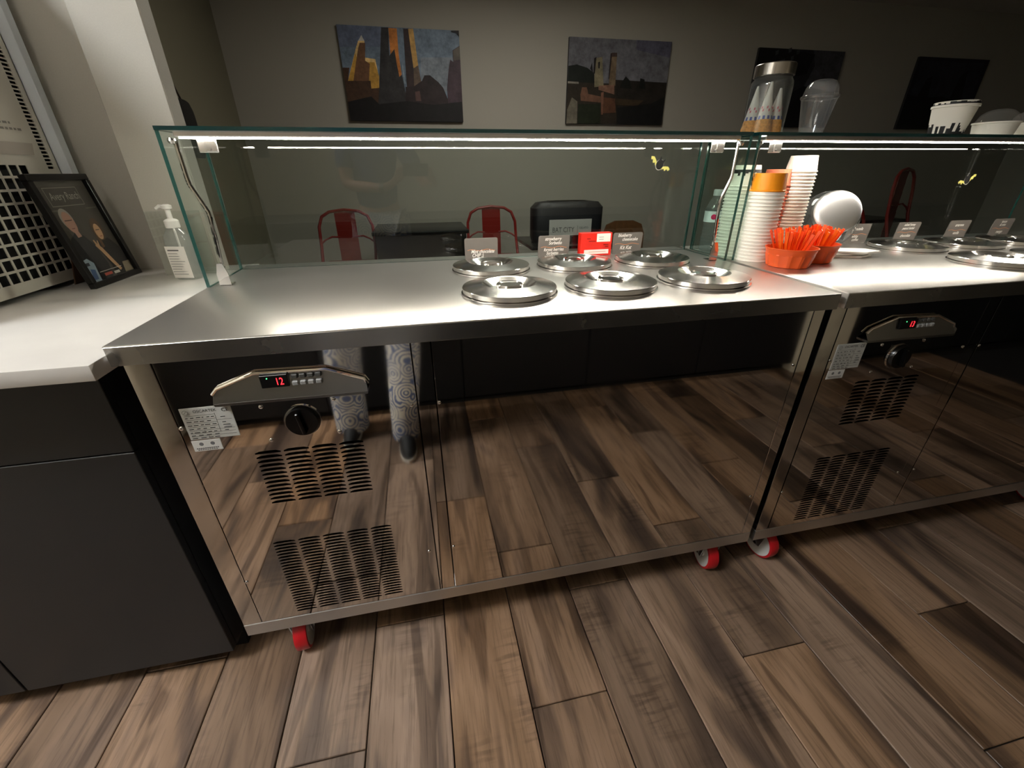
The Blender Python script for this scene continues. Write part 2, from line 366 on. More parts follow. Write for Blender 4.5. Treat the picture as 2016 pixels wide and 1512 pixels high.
# ------------------------------------------------------------------ gelato counters
WU, HU = 1.463, .9475
def gelato_counter(x0, label, digits, first):
    t = thing('gelato_counter', label, 'counter', (x0, 0, 0), group='stainless steel gelato counters')
    G().box(0, WU, 0, .70, HU - .0367, HU, .0016, seg=2).build('worktop', [SATIN], t)
    # front apron lip, brushed
    G().box(.0012, WU - .0012, -.0006, .004, HU - .0362, HU - .0022, .0004).build('apron', BRUSH, t)
    g = G(); g.box(.003, WU - .003, .075, .69, .14, HU - .037); body = g.build('body', VOID, t)
    G().box(.002, .004, .03, .69, .14, HU - .037).build('side_panel', BRUSH, t); G().box(WU - .004, WU - .002, .03, .69, .14, HU - .037).build('side_panel', BRUSH, t)
    FY = .027; TH = .003
    G().box(0.0, .042, FY, FY + .02, .18, .910, .001).build('post', mat('worn_steel', (.60, .58, .55), .12, 1., nscale=14, rvar=.08), t)
    G().box(.4945, .5325, FY + .001, FY + .02, .18, .910, .001).build('post', STEEL, t)
    G().box(1.432, WU, FY, FY + .02, .18, .910, .001).build('post', STEEL, t)
    G().box(0.0, WU, FY - .001, FY + .03, .14, .18, .001).build('bottom_rail', mat('rail_steel', (.56, .56, .55), .38, 1.), t)
    # machine panel with two punched vent fields
    g = G(); x0_, x1_ = .0445, .4925; z0_, z1_ = .1815, .909
    ua = (.155, .374, .552, .694); la = (.128, .399, .196, .444)
    def flat(a, b, c, d_):
        if b > a and d_ > c: g.box(a, b, FY, FY + TH, c, d_)
    flat(x0_, x1_, z0_, la[2]); flat(x0_, la[0], la[2], la[3]); flat(la[1], x1_, la[2], la[3]); flat(x0_, x1_, la[3], ua[2])
    flat(x0_, ua[0], ua[2], ua[3]); flat(ua[1], x1_, ua[2], ua[3]); flat(x0_, x1_, ua[3], z1_)
    for (a, b, c, d_), nc, nr, gap in ((ua, 4, 13, .006), (la, 5, 26, .007)):
        cw, rh = (b - a) / nc, (d_ - c) / nr
        cells = [(a + i * cw, a + (i + 1) * cw, c + j * rh, c + (j + 1) * rh, a + i * cw + gap / 2, a + (i + 1) * cw - gap / 2, c + (j + .18) * rh, c + (j + .80) * rh) for i in range(nc) for j in range(nr)]
        g.perforated(cells, (0, FY, 0), X, Z, (0, .012, 0))
    g.build('vent_panel', STEEL, t, smooth=0, fix=False)
    # cooling fins seen through the lower vents
    g = G()
    for i in range(34): g.box(la[0] + i * .008, la[0] + i * .008 + .0012, .05, .074, .2, .44)
    g.build('cooling_fins', mat('fin_aluminium', (.25, .25, .25), .5, 1.), t)
    G().box(.5345, 1.4305, FY, FY + TH, .1815, .909, .0008).build('front_panel', STEEL, t)
    # control strip
    c = G(); hull = [(.124, .816), (.124, .832), (.134, .843), (.203, .868), (.330, .865), (.397, .838), (.402, .826), (.402, .813)]
    face = [(x, FY - .002 - (.013 if z < .83 else .002), z) for x, z in hull]
    c.bm.faces.new([c.bm.verts.new(p) for p in face])
    c.prism([(.126, FY - .0155, .8105), (.401, FY - .0155, .8075), (.402, FY - .0155, .813), (.124, FY - .0155, .816)], (0, .0155, 0))
    ctl = c.build('control_housing', mat('control_steel', (.30, .295, .285), .28, 1.), t)
    rim = [(x, FY - .006, z) for x, z in hull[1:7]]
    G().tube(rim, .0035, 8).build('rim', CHROME, ctl)
    s = Vector((.35, 0, -1)).normalized()
    dsp = G().box(.213, .262, FY - .013, FY - .006, .838, .864, .001).build('display', BLACK, ctl)
    RED = mat('red_digit', '#ff1010', .4, emit=(1, .02, .03), estr=3.5)
    text('digits', digits, .021, RED, ctl, (.239, FY - .0135, .8435), X, Z, squeeze=.72)
    GRN = mat('green_pilot', '#20ff50', .4, emit=(.1, 1, .3), estr=2)
    G().cyl((.226, FY - .0136, .858), (.226, FY - .012, .858), .0012, n=8).build('pilot_light', GRN, ctl)
    for i in range(4):
        G().box(.267 + i * .0142, .279 + i * .0142, FY - .0135, FY - .008, .838, .848, .002).build('button', mat('grey_button', '#8d8d8b', .5), ctl)
        G().box(.267 + i * .0142, .279 + i * .0142, FY - .0105, FY - .004, .8515, .861, .002).build('button', mat('dark_button', '#4a4a48', .5), ctl)
    # rotary switch
    K = Matrix.Translation((.265, FY, .755)) @ Matrix.Rotation(math.pi / 2, 4, 'X')
    kn = G().lathe([(.034, 0), (.034, .004), (.031, .009), (.030, .011), (0, .011)], 40, K).build('knob', mat('knob_black', '#070707', .22), t)
    G().box(-.0035, .0035, -.023, -.010, -.024, .026, .002, M=Matrix.Translation((.265, FY, .755)) @ Matrix.Rotation(math.radians(-8), 4, 'Y')).build('pointer', mat('knob_black', '#070707', .22), kn)
    G().lathe([(.036, 0), (.036, .0025), (.0335, .0025)], 40, K).build('bezel', CHROME, t)
    # rating plate and approval sticker
    lb = G().box(.056, .144, FY - .0008, FY, .736, .806, .0001).build('rating_label', mat('label_silver', '#b9bab5', .45), t)
    o, n = (.056, FY - .0009, .736), (0, -1, 0)
    P_ = []
    def ln(x0, z0, x1, z1, col='#202020', w=.0005): P_.append((col, [(x0, z0), (x1, z0), (x1, z1 if z1 - z0 > w else z0 + w), (x0, z1 if z1 - z0 > w else z0 + w)]))
    for zz in (.053, .044, .036, .028, .020, .0135, .007): ln(.004, zz, .057 if zz > .02 else .084, zz)
    ln(.057, .0135, .0576, .056); ln(.057, .040, .084, .040); ln(.030, .0135, .0305, .020); ln(.034, .002, .0345, .007)
    rr = random.Random(3)
    for zz in (.048, .0395, .0315, .0235, .0155, .009, .003):
        x = .005
        while x < .052:
            w_ = rr.uniform(.003, .010); ln(x, zz, min(x + w_, .055), zz + .0016, '#3a3a3a'); x += w_ + rr.uniform(.002, .006)
    for zz in (.046, .034, .028, .022, .016): ln(.066, zz, .066 + rr.uniform(.006, .014), zz + .0016, '#3a3a3a')
    P_.append(('#6d6e6c', [(.009 + .005 * math.cos(a), .0615 + .005 * math.sin(a)) for a in [i * math.pi / 8 for i in range(16)]]))
    P_.append(('#b9bab5', [(.009 + .0042 * math.cos(a), .0615 + .0042 * math.sin(a)) for a in [i * math.pi / 8 for i in range(16)]]))
    P_.append(('#6d6e6c', [(.006, .059), (.0066, .0585), (.012, .064), (.0114, .0645)]))
    prints('plate_print', P_, lb, o, X, Z, n, .00003)
    text('maker_name', 'OSCARTEK', .0085, BLKPRINT, lb, (.078, FY - .0013, .7955), X, Z, squeeze=.95)
    text('conformity_mark', 'CE', .011, BLKPRINT, lb, (.1265, FY - .0013, .7935), X, Z)
    st = G().box(.055, .106, FY - .0008, FY, .709, .7335, .0001).build('approval_sticker', mat('sticker_white', '#d2d2ce', .5), t)
    Q = []
    for cx_ in (.016, .036):
        Q.append(('#77787a', [(cx_ + .004 * math.cos(a), .016 + .004 * math.sin(a)) for a in [i * math.pi / 8 for i in range(16)]]))
    for i in range(11): Q.append(('#2a2a2c', [(.005 + i * .0037, .0055), (.0078 + i * .0037, .0055), (.0078 + i * .0037, .0073), (.005 + i * .0037, .0073)]))
    for i in range(9): Q.append(('#2a2a2c', [(.007 + i * .004, .0025), (.0098 + i * .004, .0025), (.0098 + i * .004, .004), (.007 + i * .004, .004)]))
    prints('sticker_print', Q, st, (.055, FY - .0009, .709), X, Z, n, .00003)
    # screws
    sc = G(); sc.lathe([(.0042, 0), (.0038, .0016), (.002, .0026), (0, .0028)], 12, Matrix.Rotation(math.pi / 2, 4, 'X'))
    s0 = sc.build('screw', CHROME, t, loc=(.0475, FY, .764))
    for (sx, sz) in ((.0475, .33), (.196, .794), (.196, .716), (.331, .795), (.329, .718), (.481, .763), (.477, .331), (.539, .762), (.540, .333), (1.421, .762), (1.419, .334)):
        c2 = s0.copy(); COL.objects.link(c2); c2.location = (sx, FY, sz)
    # castors
    def castor(cx, cy, rz):
        k = link('castor', None, t, (cx, cy, 0)); k.rotation_euler = (0, 0, rz)
        MX = Matrix.Translation((0, 0, .0575)) @ Matrix.Rotation(math.pi / 2, 4, 'Y')
        G().lathe([(.0490, -.017), (.0560, -.016), (.0575, -.012), (.0575, .012), (.0560, .016), (.0490, .017)], 40, MX).build('tread', mat('red_polyurethane', '#c01a22', .35), k)
        G().lathe([(0, -.014), (.014, -.016), (.016, -.012), (.043, -.0145), (.0495, -.0175), (.0495, .0175), (.043, .0145), (.016, .012), (.014, .016), (0, .014)], 40, MX).build('hub', mat('white_nylon', '#d8d6d0', .4), k)
        g_ = G()
        for sgn in (-1, 1): g_.prism([(sgn * .0235, -.016, .05), (sgn * .0235, .010, .05), (sgn * .0235, .026, .115), (sgn * .0235, -.03, .115)], (sgn * .003, 0, 0))
        g_.box(-.028, .028, -.032, .03, .115, .121, .001); g_.cyl((0, 0, .121), (0, 0, .133), .016); g_.box(-.04, .04, -.045, .045, .133, .141, .001)
        g_.build('fork', mat('zinc_plate', (.5, .51, .52), .35, 1.), k)
        G().cyl((-.029, 0, .0575), (.029, 0, .0575), .006, n=10).build('axle', CHROME, k)
    castor(.104, .085, math.radians(6)); castor(1.371 if first else 1.36, .085, math.radians(-8)); castor(.104, .60, .4); castor(1.36, .60, -.3)
    if not first:
        pass
    return t
gelato_counter(0.0, 'left steel gelato counter with red 12 on its display, wholly in view', '12', True)
gelato_counter(1.482, 'right steel gelato counter with red 13 on its display, cut by the frame', '13', False)

# ------------------------------------------------------------------ glass guards with light strips
def glass_guard(x0, label):
    t = thing('glass_guard', label, 'glass guard', (x0, 0, HU), group='glass guards over the counters')
    ZT = .3466; GY, BY = .4066, .637; zt0 = ZT - .008
    G().glassbox(0, WU, GY, .665, zt0, ZT, 2).build('top_pane', [GLASS, EDGED], t, smooth=0)
    for a in (0, WU - .008): G().glassbox(a, a + .008, GY + .002, BY, .0005, zt0, 0).build('side_pane', [GLASS, EDGE], t, smooth=0)
    G().glassbox(.009, WU - .009, BY - .006, BY, .0005, zt0, 1).build('back_pane', [pane('back_glass', (.84, .88, .865), .042), EDGE], t, smooth=0)
    G().box(.03, WU - .03, .415, .440, .327, zt0 - .0003, .002).build('light_profile', mat('anodised_aluminium', (.62, .60, .60), .28, 1.), t)
    G().box(.035, WU - .035, .4250, .4330, .3238, .3268, .0010).build('light_strip', LED, t)
    for a, sg in ((.024, 1), (WU - .024, -1)):
        path = [(a, .43, .325), (a, .43, .245), (a + sg * .001, .43, .232), (a + sg * .005, .43, .220), (a + sg * .018, .43, .186), (a + sg * .0225, .43, .172), (a + sg * .023, .43, .160), (a + sg * .016, .43, .045)]
        G().tube(path, .0048, 10).build('support_rod', CHROME, t)
        b = G(); bx = a + sg * .016
        b.prism([(bx - .013, .418, .0005), (bx + .013, .418, .0005), (bx + .013, .418, .03), (bx + .006, .418, .055), (bx - .006, .418, .055), (bx - .013, .418, .03)], (0, .003, 0))
        b.box(bx - .013, bx + .013, .418, .45, .0005, .003, .0005); b.cyl((bx, .421, .042), (bx, .436, .042), .005, n=10)
        b.build('foot_bracket', CHROME, t)
        b = G(); cx_ = a + sg * .06
        b.box(cx_ - .020, cx_ + .020, .436, .4385, .297, .329, .001); b.box(cx_ - .004, cx_ + .020, .433, .436, .299, .327, .001); b.cyl((cx_ + sg * .004, .43, .304), (cx_ + sg * .004, .436, .304), .003, n=8)
        b.build('top_clip', mat('clip_steel', (.70, .70, .69), .25, 1.), t)
        G().lathe([(0, 0), (.007, 0), (.009, -.005), (.006, -.011), (0, -.012)], 14, Matrix.Translation((a - sg * .004, .425, .325))).build('rod_cap', CHROME, t)
    return t
glass_guard(0.0, 'glass guard with lit strip over the left counter')
glass_guard(1.482, 'glass guard with lit strip over the right counter')

# ------------------------------------------------------------------ lids
def lid_mesh():
    g = G()
    g.lathe([(.100, 0), (.1125, .0005), (.1125, .004), (.1065, .0055), (.1065, .0065), (.1095, .0066), (.1100, .0155), (.1088, .0168), (.086, .0205), (.0655, .0235), (.0640, .0238), (.0625, .0232), (.0450, .0105), (.0435, .0100), (.0330, .0100), (.0320, .0108), (.0310, .0205), (.0300, .0218), (.0275, .0218), (.0250, .0200), (.0, .0195)], 64)
    me = bpy.data.meshes.new('lid'); bmesh.ops.recalc_face_normals(g.bm, faces=g.bm.faces); g.bm.to_mesh(me); g.bm.free()
    me.materials.append(mat('lid_steel', (.84, .82, .79), .16, 1., nscale=30, rvar=.03)); me.polygons.foreach_set('use_smooth', [True] * len(me.polygons)); me.set_sharp_from_angle(angle=math.radians(24)); return me
LM = lid_mesh()
names_r, names_c = ('front', 'back'), ('left', 'middle', 'right')
sgn_near = {('back', 0): 'mint chocolate sign', ('back', 1): 'strawberry sorbetto sign', ('back', 2): 'blueberry cheesecake sign'}
for u, xo in ((0, 0.), (1, 1.482)):
    for r_, yy in enumerate((.187, .452)):
        for c_, xx in enumerate((.727, .979, 1.2315)):
            lab = 'round steel gelato tub lid, %s row %s, on the %s counter' % (names_r[r_], names_c[c_], ('left', 'right')[u])
            tag(link('steel_lid', LM, None, (xo + xx, yy, HU + .0003)), lab, 'lid', 'steel lids over the gelato tubs')  # loose tub lids lying on the worktop

# ------------------------------------------------------------------ flavour signs
SL = mat('slate_card', '#6a6560', .3, noise=.05, nscale=20); CHALK = mat('chalk_white', '#f4f1ea', .6); 
def sign(x, y, lean, lines, label, wave=True):
    t = thing('flavour_sign', label, 'sign', (x, y, HU), group='chalk flavour signs')
    t.rotation_euler = (math.radians(lean), 0, 0)
    W_, H_, r_ = .105, .070, .006; pts = []
    for cx_, cz_, a0 in ((W_ / 2 - r_, r_, -90), (W_ / 2 - r_, H_ - r_, 0), (-W_ / 2 + r_, H_ - r_, 90), (-W_ / 2 + r_, r_, 180)):
        for i in range(4): a = math.radians(a0 + i * 30); pts.append((cx_ + r_ * math.cos(a), -.001, cz_ + r_ * math.sin(a)))
    G().prism(pts, (0, .002, 0)).build('card', SL, t, smooth=0)
    g = G(); g.box(-.02, .02, .001, .022, .0, .0015); g.prism([(-.012, .001, .0), (.012, .001, .0), (.012, .001, .02), (-.012, .001, .02)], (0, .002, 0)); g.build('stand', mat('clear_clip', '#9a9a98', .3), t)
    for (body, x_, z_, s_) in lines: text('writing', body, s_ * 1.22, CHALK, t, (x_, -.0014, z_), X, Z, 'CENTER', .25, squeeze=.80, bold=.00022)
    if wave:
        up_ = [(-.044 + i * .0088, .034 + .0022 * math.sin(i * 1.1)) for i in range(11)]
        prints('wave_line', [('#d98f62', up_ + [(u_, v_ - .0014) for u_, v_ in up_[::-1]])], t, (0, -.0011, 0), X, Z, (0, -1, 0))
    return t
sign(.720, .600, 5, [('Mint chocolate', .004, .024, .0125), ('CHIP :)', -.012, .012, .0125)], 'grey card sign reading Mint chocolate CHIP in chalk')
sign(.958, .600, 7, [('strawberry', -.004, .055, .0125), ('Sorbetto', .004, .042, .0125), ('forest berries', 0, .021, .0125), ('Sorbetto', -.004, .010, .0115)], 'grey card sign reading strawberry Sorbetto, forest berries Sorbetto')
sign(1.216, .600, 4, [('blueberry', -.012, .057, .0125), ('cheesecake', .008, .044, .0125), ('Kit Kat', -.004, .016, .0145)], 'grey card sign reading blueberry cheesecake and Kit Kat')
sign(2.150, .600, 4, [('nutella', .002, .048, .0125), ('white', -.006, .021, .0125), ('coffee', 0, .009, .0125)], 'grey card sign by the tilted jar, chalked white coffee')
sign(2.382, .600, 4, [('salted honey', 0, .057, .0105), ('peanut butter', 0, .044, .0105), ('chocolate', 0, .016, .0125)], 'grey card sign with chocolate on its lowest chalk line')
sign(2.630, .600, 4, [('amarena', 0, .048, .0125), ('vanilla', .0, .018, .0125)], 'grey chalk sign third from the jar on the right counter')
sign(2.856, .600, 4, [('lemon', 0, .055, .011), ('& mint', 0, .043, .011), ('mango', 0, .016, .0125)], 'grey chalk sign at the right edge of the photo')

# red carton between the signs
t = thing('red_carton', 'bright red carton with white labels among the flavour signs', 'box', (1.104, .592, HU))
cb = G().box(-.054, .054, 0, .03, 0, .072, .001).build('carton', mat('red_card', '#d8200f', .45), t)
prints('carton_print', [('#efe9e2', [(.0, .044), (.048, .044), (.048, .070), (.0, .070)]), ('#8a8080', [(.008, .058), (.024, .058), (.024, .0595), (.008, .0595)]), ('#8a8080', [(.008, .051), (.024, .051), (.024, .0525), (.008, .0525)]),
    ('#f0d8d0', [(-.042, .006), (.044, .006), (.044, .020), (-.042, .020)]), ('#c08070', [(-.026, .012), (.034, .012), (.034, .0135), (-.026, .0135)]),
    ('#5a0a05', [(-.034, .054), (-.022, .054), (-.022, .056), (-.034, .056)]), ('#5a0a05', [(-.028, .046), (-.004, .046), (-.004, .048), (-.028, .048)]), ('#5a0a05', [(.024, .034), (.042, .034), (.042, .036), (.024, .036)]), ('#5a0a05', [(.030, .028), (.042, .028), (.042, .030), (.030, .030)])], cb, (0, -.0003, 0), X, Z, (0, -1, 0))

# ------------------------------------------------------------------ cups
def cup_mesh(name, rr, rb, h, m):
    """paper cup standing upside down: rolled rim at z=0, foot at the top"""
    g = G()
    g.lathe([(rr - .0035, .0005), (rr - .001, -.0002), (rr + .0016, .0010), (rr + .0016, .0036), (rr - .0012, .0048), (rb, h), (rb - .0015, h), (rb - .0022, h - .006), (0, h - .006)], 40)
    me = bpy.data.meshes.new(name); bmesh.ops.recalc_face_normals(g.bm, faces=g.bm.faces); g.bm.to_mesh(me); g.bm.free(); me.materials.append(m)
    me.polygons.foreach_set('use_smooth', [True] * len(me.polygons)); me.set_sharp_from_angle(angle=math.radians(40)); return me
def skyline(parent, rA, zA, rB, zB, seed, depth, n=72, down=True, m=BLKPRINT):
    """dark city silhouette printed round a conical wall; base line at A, towers growing towards B"""
    rr = random.Random(seed); g = G(); i = 0
    while i < n:
        w_ = rr.choice((1, 2, 2, 3)); hgt = depth * rr.choice((.35, .5, .6, .8, 1.0, .25))
        for k in range(w_):
            a0, a1 = 2 * math.pi * (i + k) / n, 2 * math.pi * (i + k + 1) / n
            f = lambda a, q: Vector(((rA + (rB - rA) * q + .0004) * math.cos(a), (rA + (rB - rA) * q + .0004) * math.sin(a), zA + (zB - zA) * q))
            g.bm.faces.new([g.bm.verts.new(p) for p in (f(a0, 0), f(a1, 0), f(a1, hgt), f(a0, hgt))])
        i += w_
    return g.build('skyline_print', m, parent, smooth=0)
CW = mat('cup_white', '#efeae0', .5); CO = mat('cup_orange', '#f0930f', .45); CS = mat('cup_salmon_glow', '#dd7a5c', .5)  # salmon tint includes the red cast reflected from the spoons
pitch = .0098
def stack(x, y, ztop, me, mtop, grp, lab, labtop, h, sky=False):
    n = int((ztop - HU - h) / pitch)
    for i in range(n + 1):
        top = i == n
        o = link('paper_cup', mtop if (top and mtop) else me, None, (x + random.uniform(-.0005, .0005), y + random.uniform(-.0005, .0005), HU + .0004 + i * pitch))
        tag(o, labtop if top else lab, 'cup', grp); last = o
    return last
C1 = cup_mesh('paper_cup', .0485, .0375, .060, CW); C2 = cup_mesh('paper_cup', .0475, .0420, .048, CW); C2o = cup_mesh('paper_cup', .0475, .0420, .048, CO)
C3 = cup_mesh('paper_cup', .041, .035, .048, CS); C4 = cup_mesh('paper_cup', .0445, .037, .046, CW)
l1 = stack(1.542, .503, 1.216, C1, None, 'skyline cups beside the water bottle', 'white skyline paper cup nested in the stack beside the water bottle', 'topmost white skyline cup of the stack beside the water bottle', .060)
skyline(l1, .0395, .048, .0485, .0055, 5, .5)
stack(1.549, .405, 1.199, C2, C2o, 'orange-topped cup stack', 'white rimmed cup nested under the single orange cup', 'orange paper cup upside down on top of its stack', .048)
l3 = stack(1.668, .515, 1.207, C3, None, 'salmon cup stack', 'cup with spoon glow in its salmon colour, nested between the orange-topped and tall white stacks', 'topmost cup with spoon glow in its salmon colour, between the orange cup and tall white stack', .048)
prints('cup_mark', [('#3a1c14', [(-.008, .026), (0, .031), (.008, .026), (.006, .0255), (0, .029), (-.006, .0255)])], l3, (-.013, -.0372, 0), Vector((.95, -.31, 0)), Z, (-.31, -.95, 0))
stack(1.735, .500, 1.240, C4, None, 'tall white cup stack', 'plain white paper cup nested in the tallest stack', 'topmost plain white cup of the tallest stack', .046)

# water bottle
t = thing('water_bottle', 'small clear plastic water bottle behind the cup stacks', 'bottle', (1.523, .592, HU))
PET = pane('pet_plastic', (.86, .92, .95), .06, .03, .10)
prof = [(0, .006), (.018, .001), (.029, .003), (.0305, .010)]
for i in range(7): z0 = .014 + i * .0105; prof += [(.0305, z0), (.0275, z0 + .004), (.0305, z0 + .008)]
prof += [(.0305, .092), (.0305, .132), (.029, .140), (.022, .160), (.0125, .175), (.0125, .182)]
G().lathe(prof, 36).build('bottle_body', PET, t)
lbm = G().lathe([(.0311, .096), (.0311, .130)], 36); lo = lbm.build('label_band', mat('bottle_label', '#dfe6ea', .4), t)
a0 = math.atan2(-1.3, -.95)
G().bm.free()
prints('label_dot', [('#d0245c', [(.0085 * math.cos(i * math.pi / 10), .0085 * math.sin(i * math.pi / 10)) for i in range(20)])], lo, (.0318 * math.cos(a0), .0318 * math.sin(a0), .113), Vector((-math.sin(a0), math.cos(a0), 0)), Z, (math.cos(a0), math.sin(a0), 0))
G().lathe([(0, .196), (.0138, .196), (.0148, .193), (.0148, .178), (.0138, .177)], 24).build('cap', mat('bottle_cap', '#cfd8dc', .35), t)

# orange bowls with spoons
OR = mat('orange_plastic', '#e4561a', .38); SPM = mat('orange_spoon', '#f04a08', .4); SPM2 = mat('orange_spoon_light', '#ff6a10', .4)
def bowl(x, y, label):
    n = 48; g = G()
    def rad(i, r): return r * (1 + (.055 if (i // 2) % 2 else -.0))
    rings = []
    for (r, z, fl_) in ((0, .0015, 0), (.050, 0, 0), (.0525, .002, 1), (.060, .034, 1), (.0625, .037, 0), (.0665, .050, 0), (.0685, .0515, 0), (.0685, .0535, 0), (.065, .0535, 0), (.0595, .037, 0), (.050, .004, 0), (0, .004, 0)):
        rings.append([g.bm.verts.new((0, 0, z))] if r == 0 else [g.bm.verts.new(((rad(i, r) if fl_ else r) * math.cos(2 * math.pi * i / n), (rad(i, r) if fl_ else r) * math.sin(2 * math.pi * i / n), z)) for i in range(n)])
    for a, b in zip(rings, rings[1:]):
        for i in range(n):
            j = (i + 1) % n
            g.bm.faces.new([a[0], b[j], b[i]] if len(a) == 1 else ([a[i], a[j], b[0]] if len(b) == 1 else [a[i], a[j], b[j], b[i]]))
    return tag(g.build('spoon_bowl', OR, None, smooth=22, loc=(x, y, HU + .0002)), label, 'bowl', 'orange spoon bowls')
bowl(1.583, .297, 'orange ribbed bowl of spoons nearest the counter seam'); bowl(1.708, .345, 'orange ribbed bowl of spoons beside the tilted jar')
def spoon_mesh(m):
    pts = [(-.006, 0), (.006, 0), (.007, .014), (.0035, .032), (.0033, .060), (.0042, .094), (-.0042, .094), (-.0033, .060), (-.0035, .032), (-.007, .014)]
    g = G().prism([(u_, -.0007, v_) for u_, v_ in pts], (0, .0014, 0)); me = bpy.data.meshes.new('spoon'); g.bm.to_mesh(me); g.bm.free(); me.materials.append(m); return me
SM = [spoon_mesh(SPM), spoon_mesh(SPM2)]
for b_, (bx, by_) in enumerate(((1.583, .297), (1.708, .345))):
    rr = random.Random(20 + b_)
    for i in range(42):
        a = rr.uniform(0, 2 * math.pi); rad = .038 * math.sqrt(rr.uniform(.02, 1)); px, py = bx + rad * math.cos(a), by_ + rad * math.sin(a)
        tilt = rad / .038 * .42
        o = link('gelato_spoon', SM[i % 2 if b_ else (0 if i % 4 else 1)], None, (bx + rad * .80 * math.cos(a), by_ + rad * .80 * math.sin(a), HU + .006 + rr.uniform(0, .006)))
        o.rotation_euler = (Matrix.Rotation(a, 3, 'Z') @ Matrix.Rotation(tilt, 3, 'Y') @ Matrix.Rotation(rr.uniform(-.6, .6) + math.pi / 2 - a, 3, 'Z')).to_euler()
        tag(o, ('orange plastic spoon in the bowl nearest the counter seam', 'orange plastic spoon in the bowl beside the tilted jar')[b_], 'spoon', ('spoons in the nearer bowl', 'spoons in the farther bowl')[b_])

# slanted jar with chrome lid
t = thing('candy_jar', 'tilted round glass jar with bright chrome lid', 'jar', (1.912, .52, HU))
ax = Vector((-.42, -.80, .44)).normalized()
Q = ax.to_track_quat('Z', 'Y').to_matrix().to_4x4()
bc = Vector((0, 0, .098))
JG = pane('jar_glass', (.92, .93, .93), .08, .01, .05)
def ball(r0, r1):
    g = G(); rings = []
    prof = [(.0, -.096), (.055, -.080), (.086, -.042), (.096, 0), (.086, .034), (.068, .056), (.062, .064)]
    g.lathe(prof, 40, Matrix.Translation(bc) @ Q)
    for v in g.bm.verts:
        if v.co.z < .003: v.co.z = .001
    return g
ball(0, 0).build('jar_body', JG, t)
G().lathe([(.0, .0830), (.030, .0825), (.052, .0810), (.064, .0780), (.0690, .0735), (.0700, .0690), (.0700, .0560), (.0670, .0550), (.0670, .0600)], 48, Matrix.Translation(bc) @ Q).build('jar_lid', mat('jar_lid_chrome', (.88, .88, .89), .34, 1.), t)
# white paper napkins by the jar
t = thing('napkin_stack', 'small white folded napkins lying beside the orange bowl', 'napkin', (1.85, .40, HU), rz=-.25)
for i, (a, dx) in enumerate(((0, 0), (.22, .01), (-.15, .015))):
    g = G(); pts = [(-.07, -.035), (.06, -.045), (.115, -.01), (.09, .035), (-.06, .04)]
    c_, s_ = math.cos(a), math.sin(a)
    v0 = [(dx + u_ * c_ - v_ * s_, u_ * s_ + v_ * c_, .001 + i * .007) for u_, v_ in pts]
    g.prism(v0, (0, 0, .005)); g.build('napkin', PAPER, t, smooth=0)
# bat emblems on the back panes (plain emblem without a face)
def bat(x, y, z, ang, sc, label):
    t = thing('bat_sticker', label, 'sticker', (x, y, z))
    c_, s_ = math.cos(ang), math.sin(ang); rot = lambda u, v: (sc * (u * c_ - v * s_), sc * (u * s_ + v * c_))
    wing = [(.010, -.004), (.018, .004), (.030, .010), (.040, .006), (.036, -.002), (.030, .001), (.025, -.008), (.019, -.003), (.014, -.010)]
    body = [(.013 * math.cos(i * math.pi / 10), .015 * math.sin(i * math.pi / 10)) for i in range(20)]
    ear = [(-.010, .008), (-.009, .022), (-.002, .014), (.002, .014), (.009, .022), (.010, .008)]
    white = [(1.08 * u, 1.08 * v - .0005) for u, v in body]
    pl = [('#cfcbc0', white), ('#c9c26a', wing), ('#c9c26a', [(-u, v) for u, v in wing][::-1]), ('#0c0b0c', ear), ('#0c0b0c', body)]
    prints('emblem', [(c, [rot(u, v) for u, v in p]) for c, p in pl], t, (0, 0, 0), X, Z, (0, -1, 0), .00015)
bat(1.316, .630, 1.218, -.5, 1.0, 'black bat sticker with yellow wings on the left back pane')
bat(2.62, .630, 1.160, .35, 1.0, 'black bat sticker with yellow wings on the right back pane')

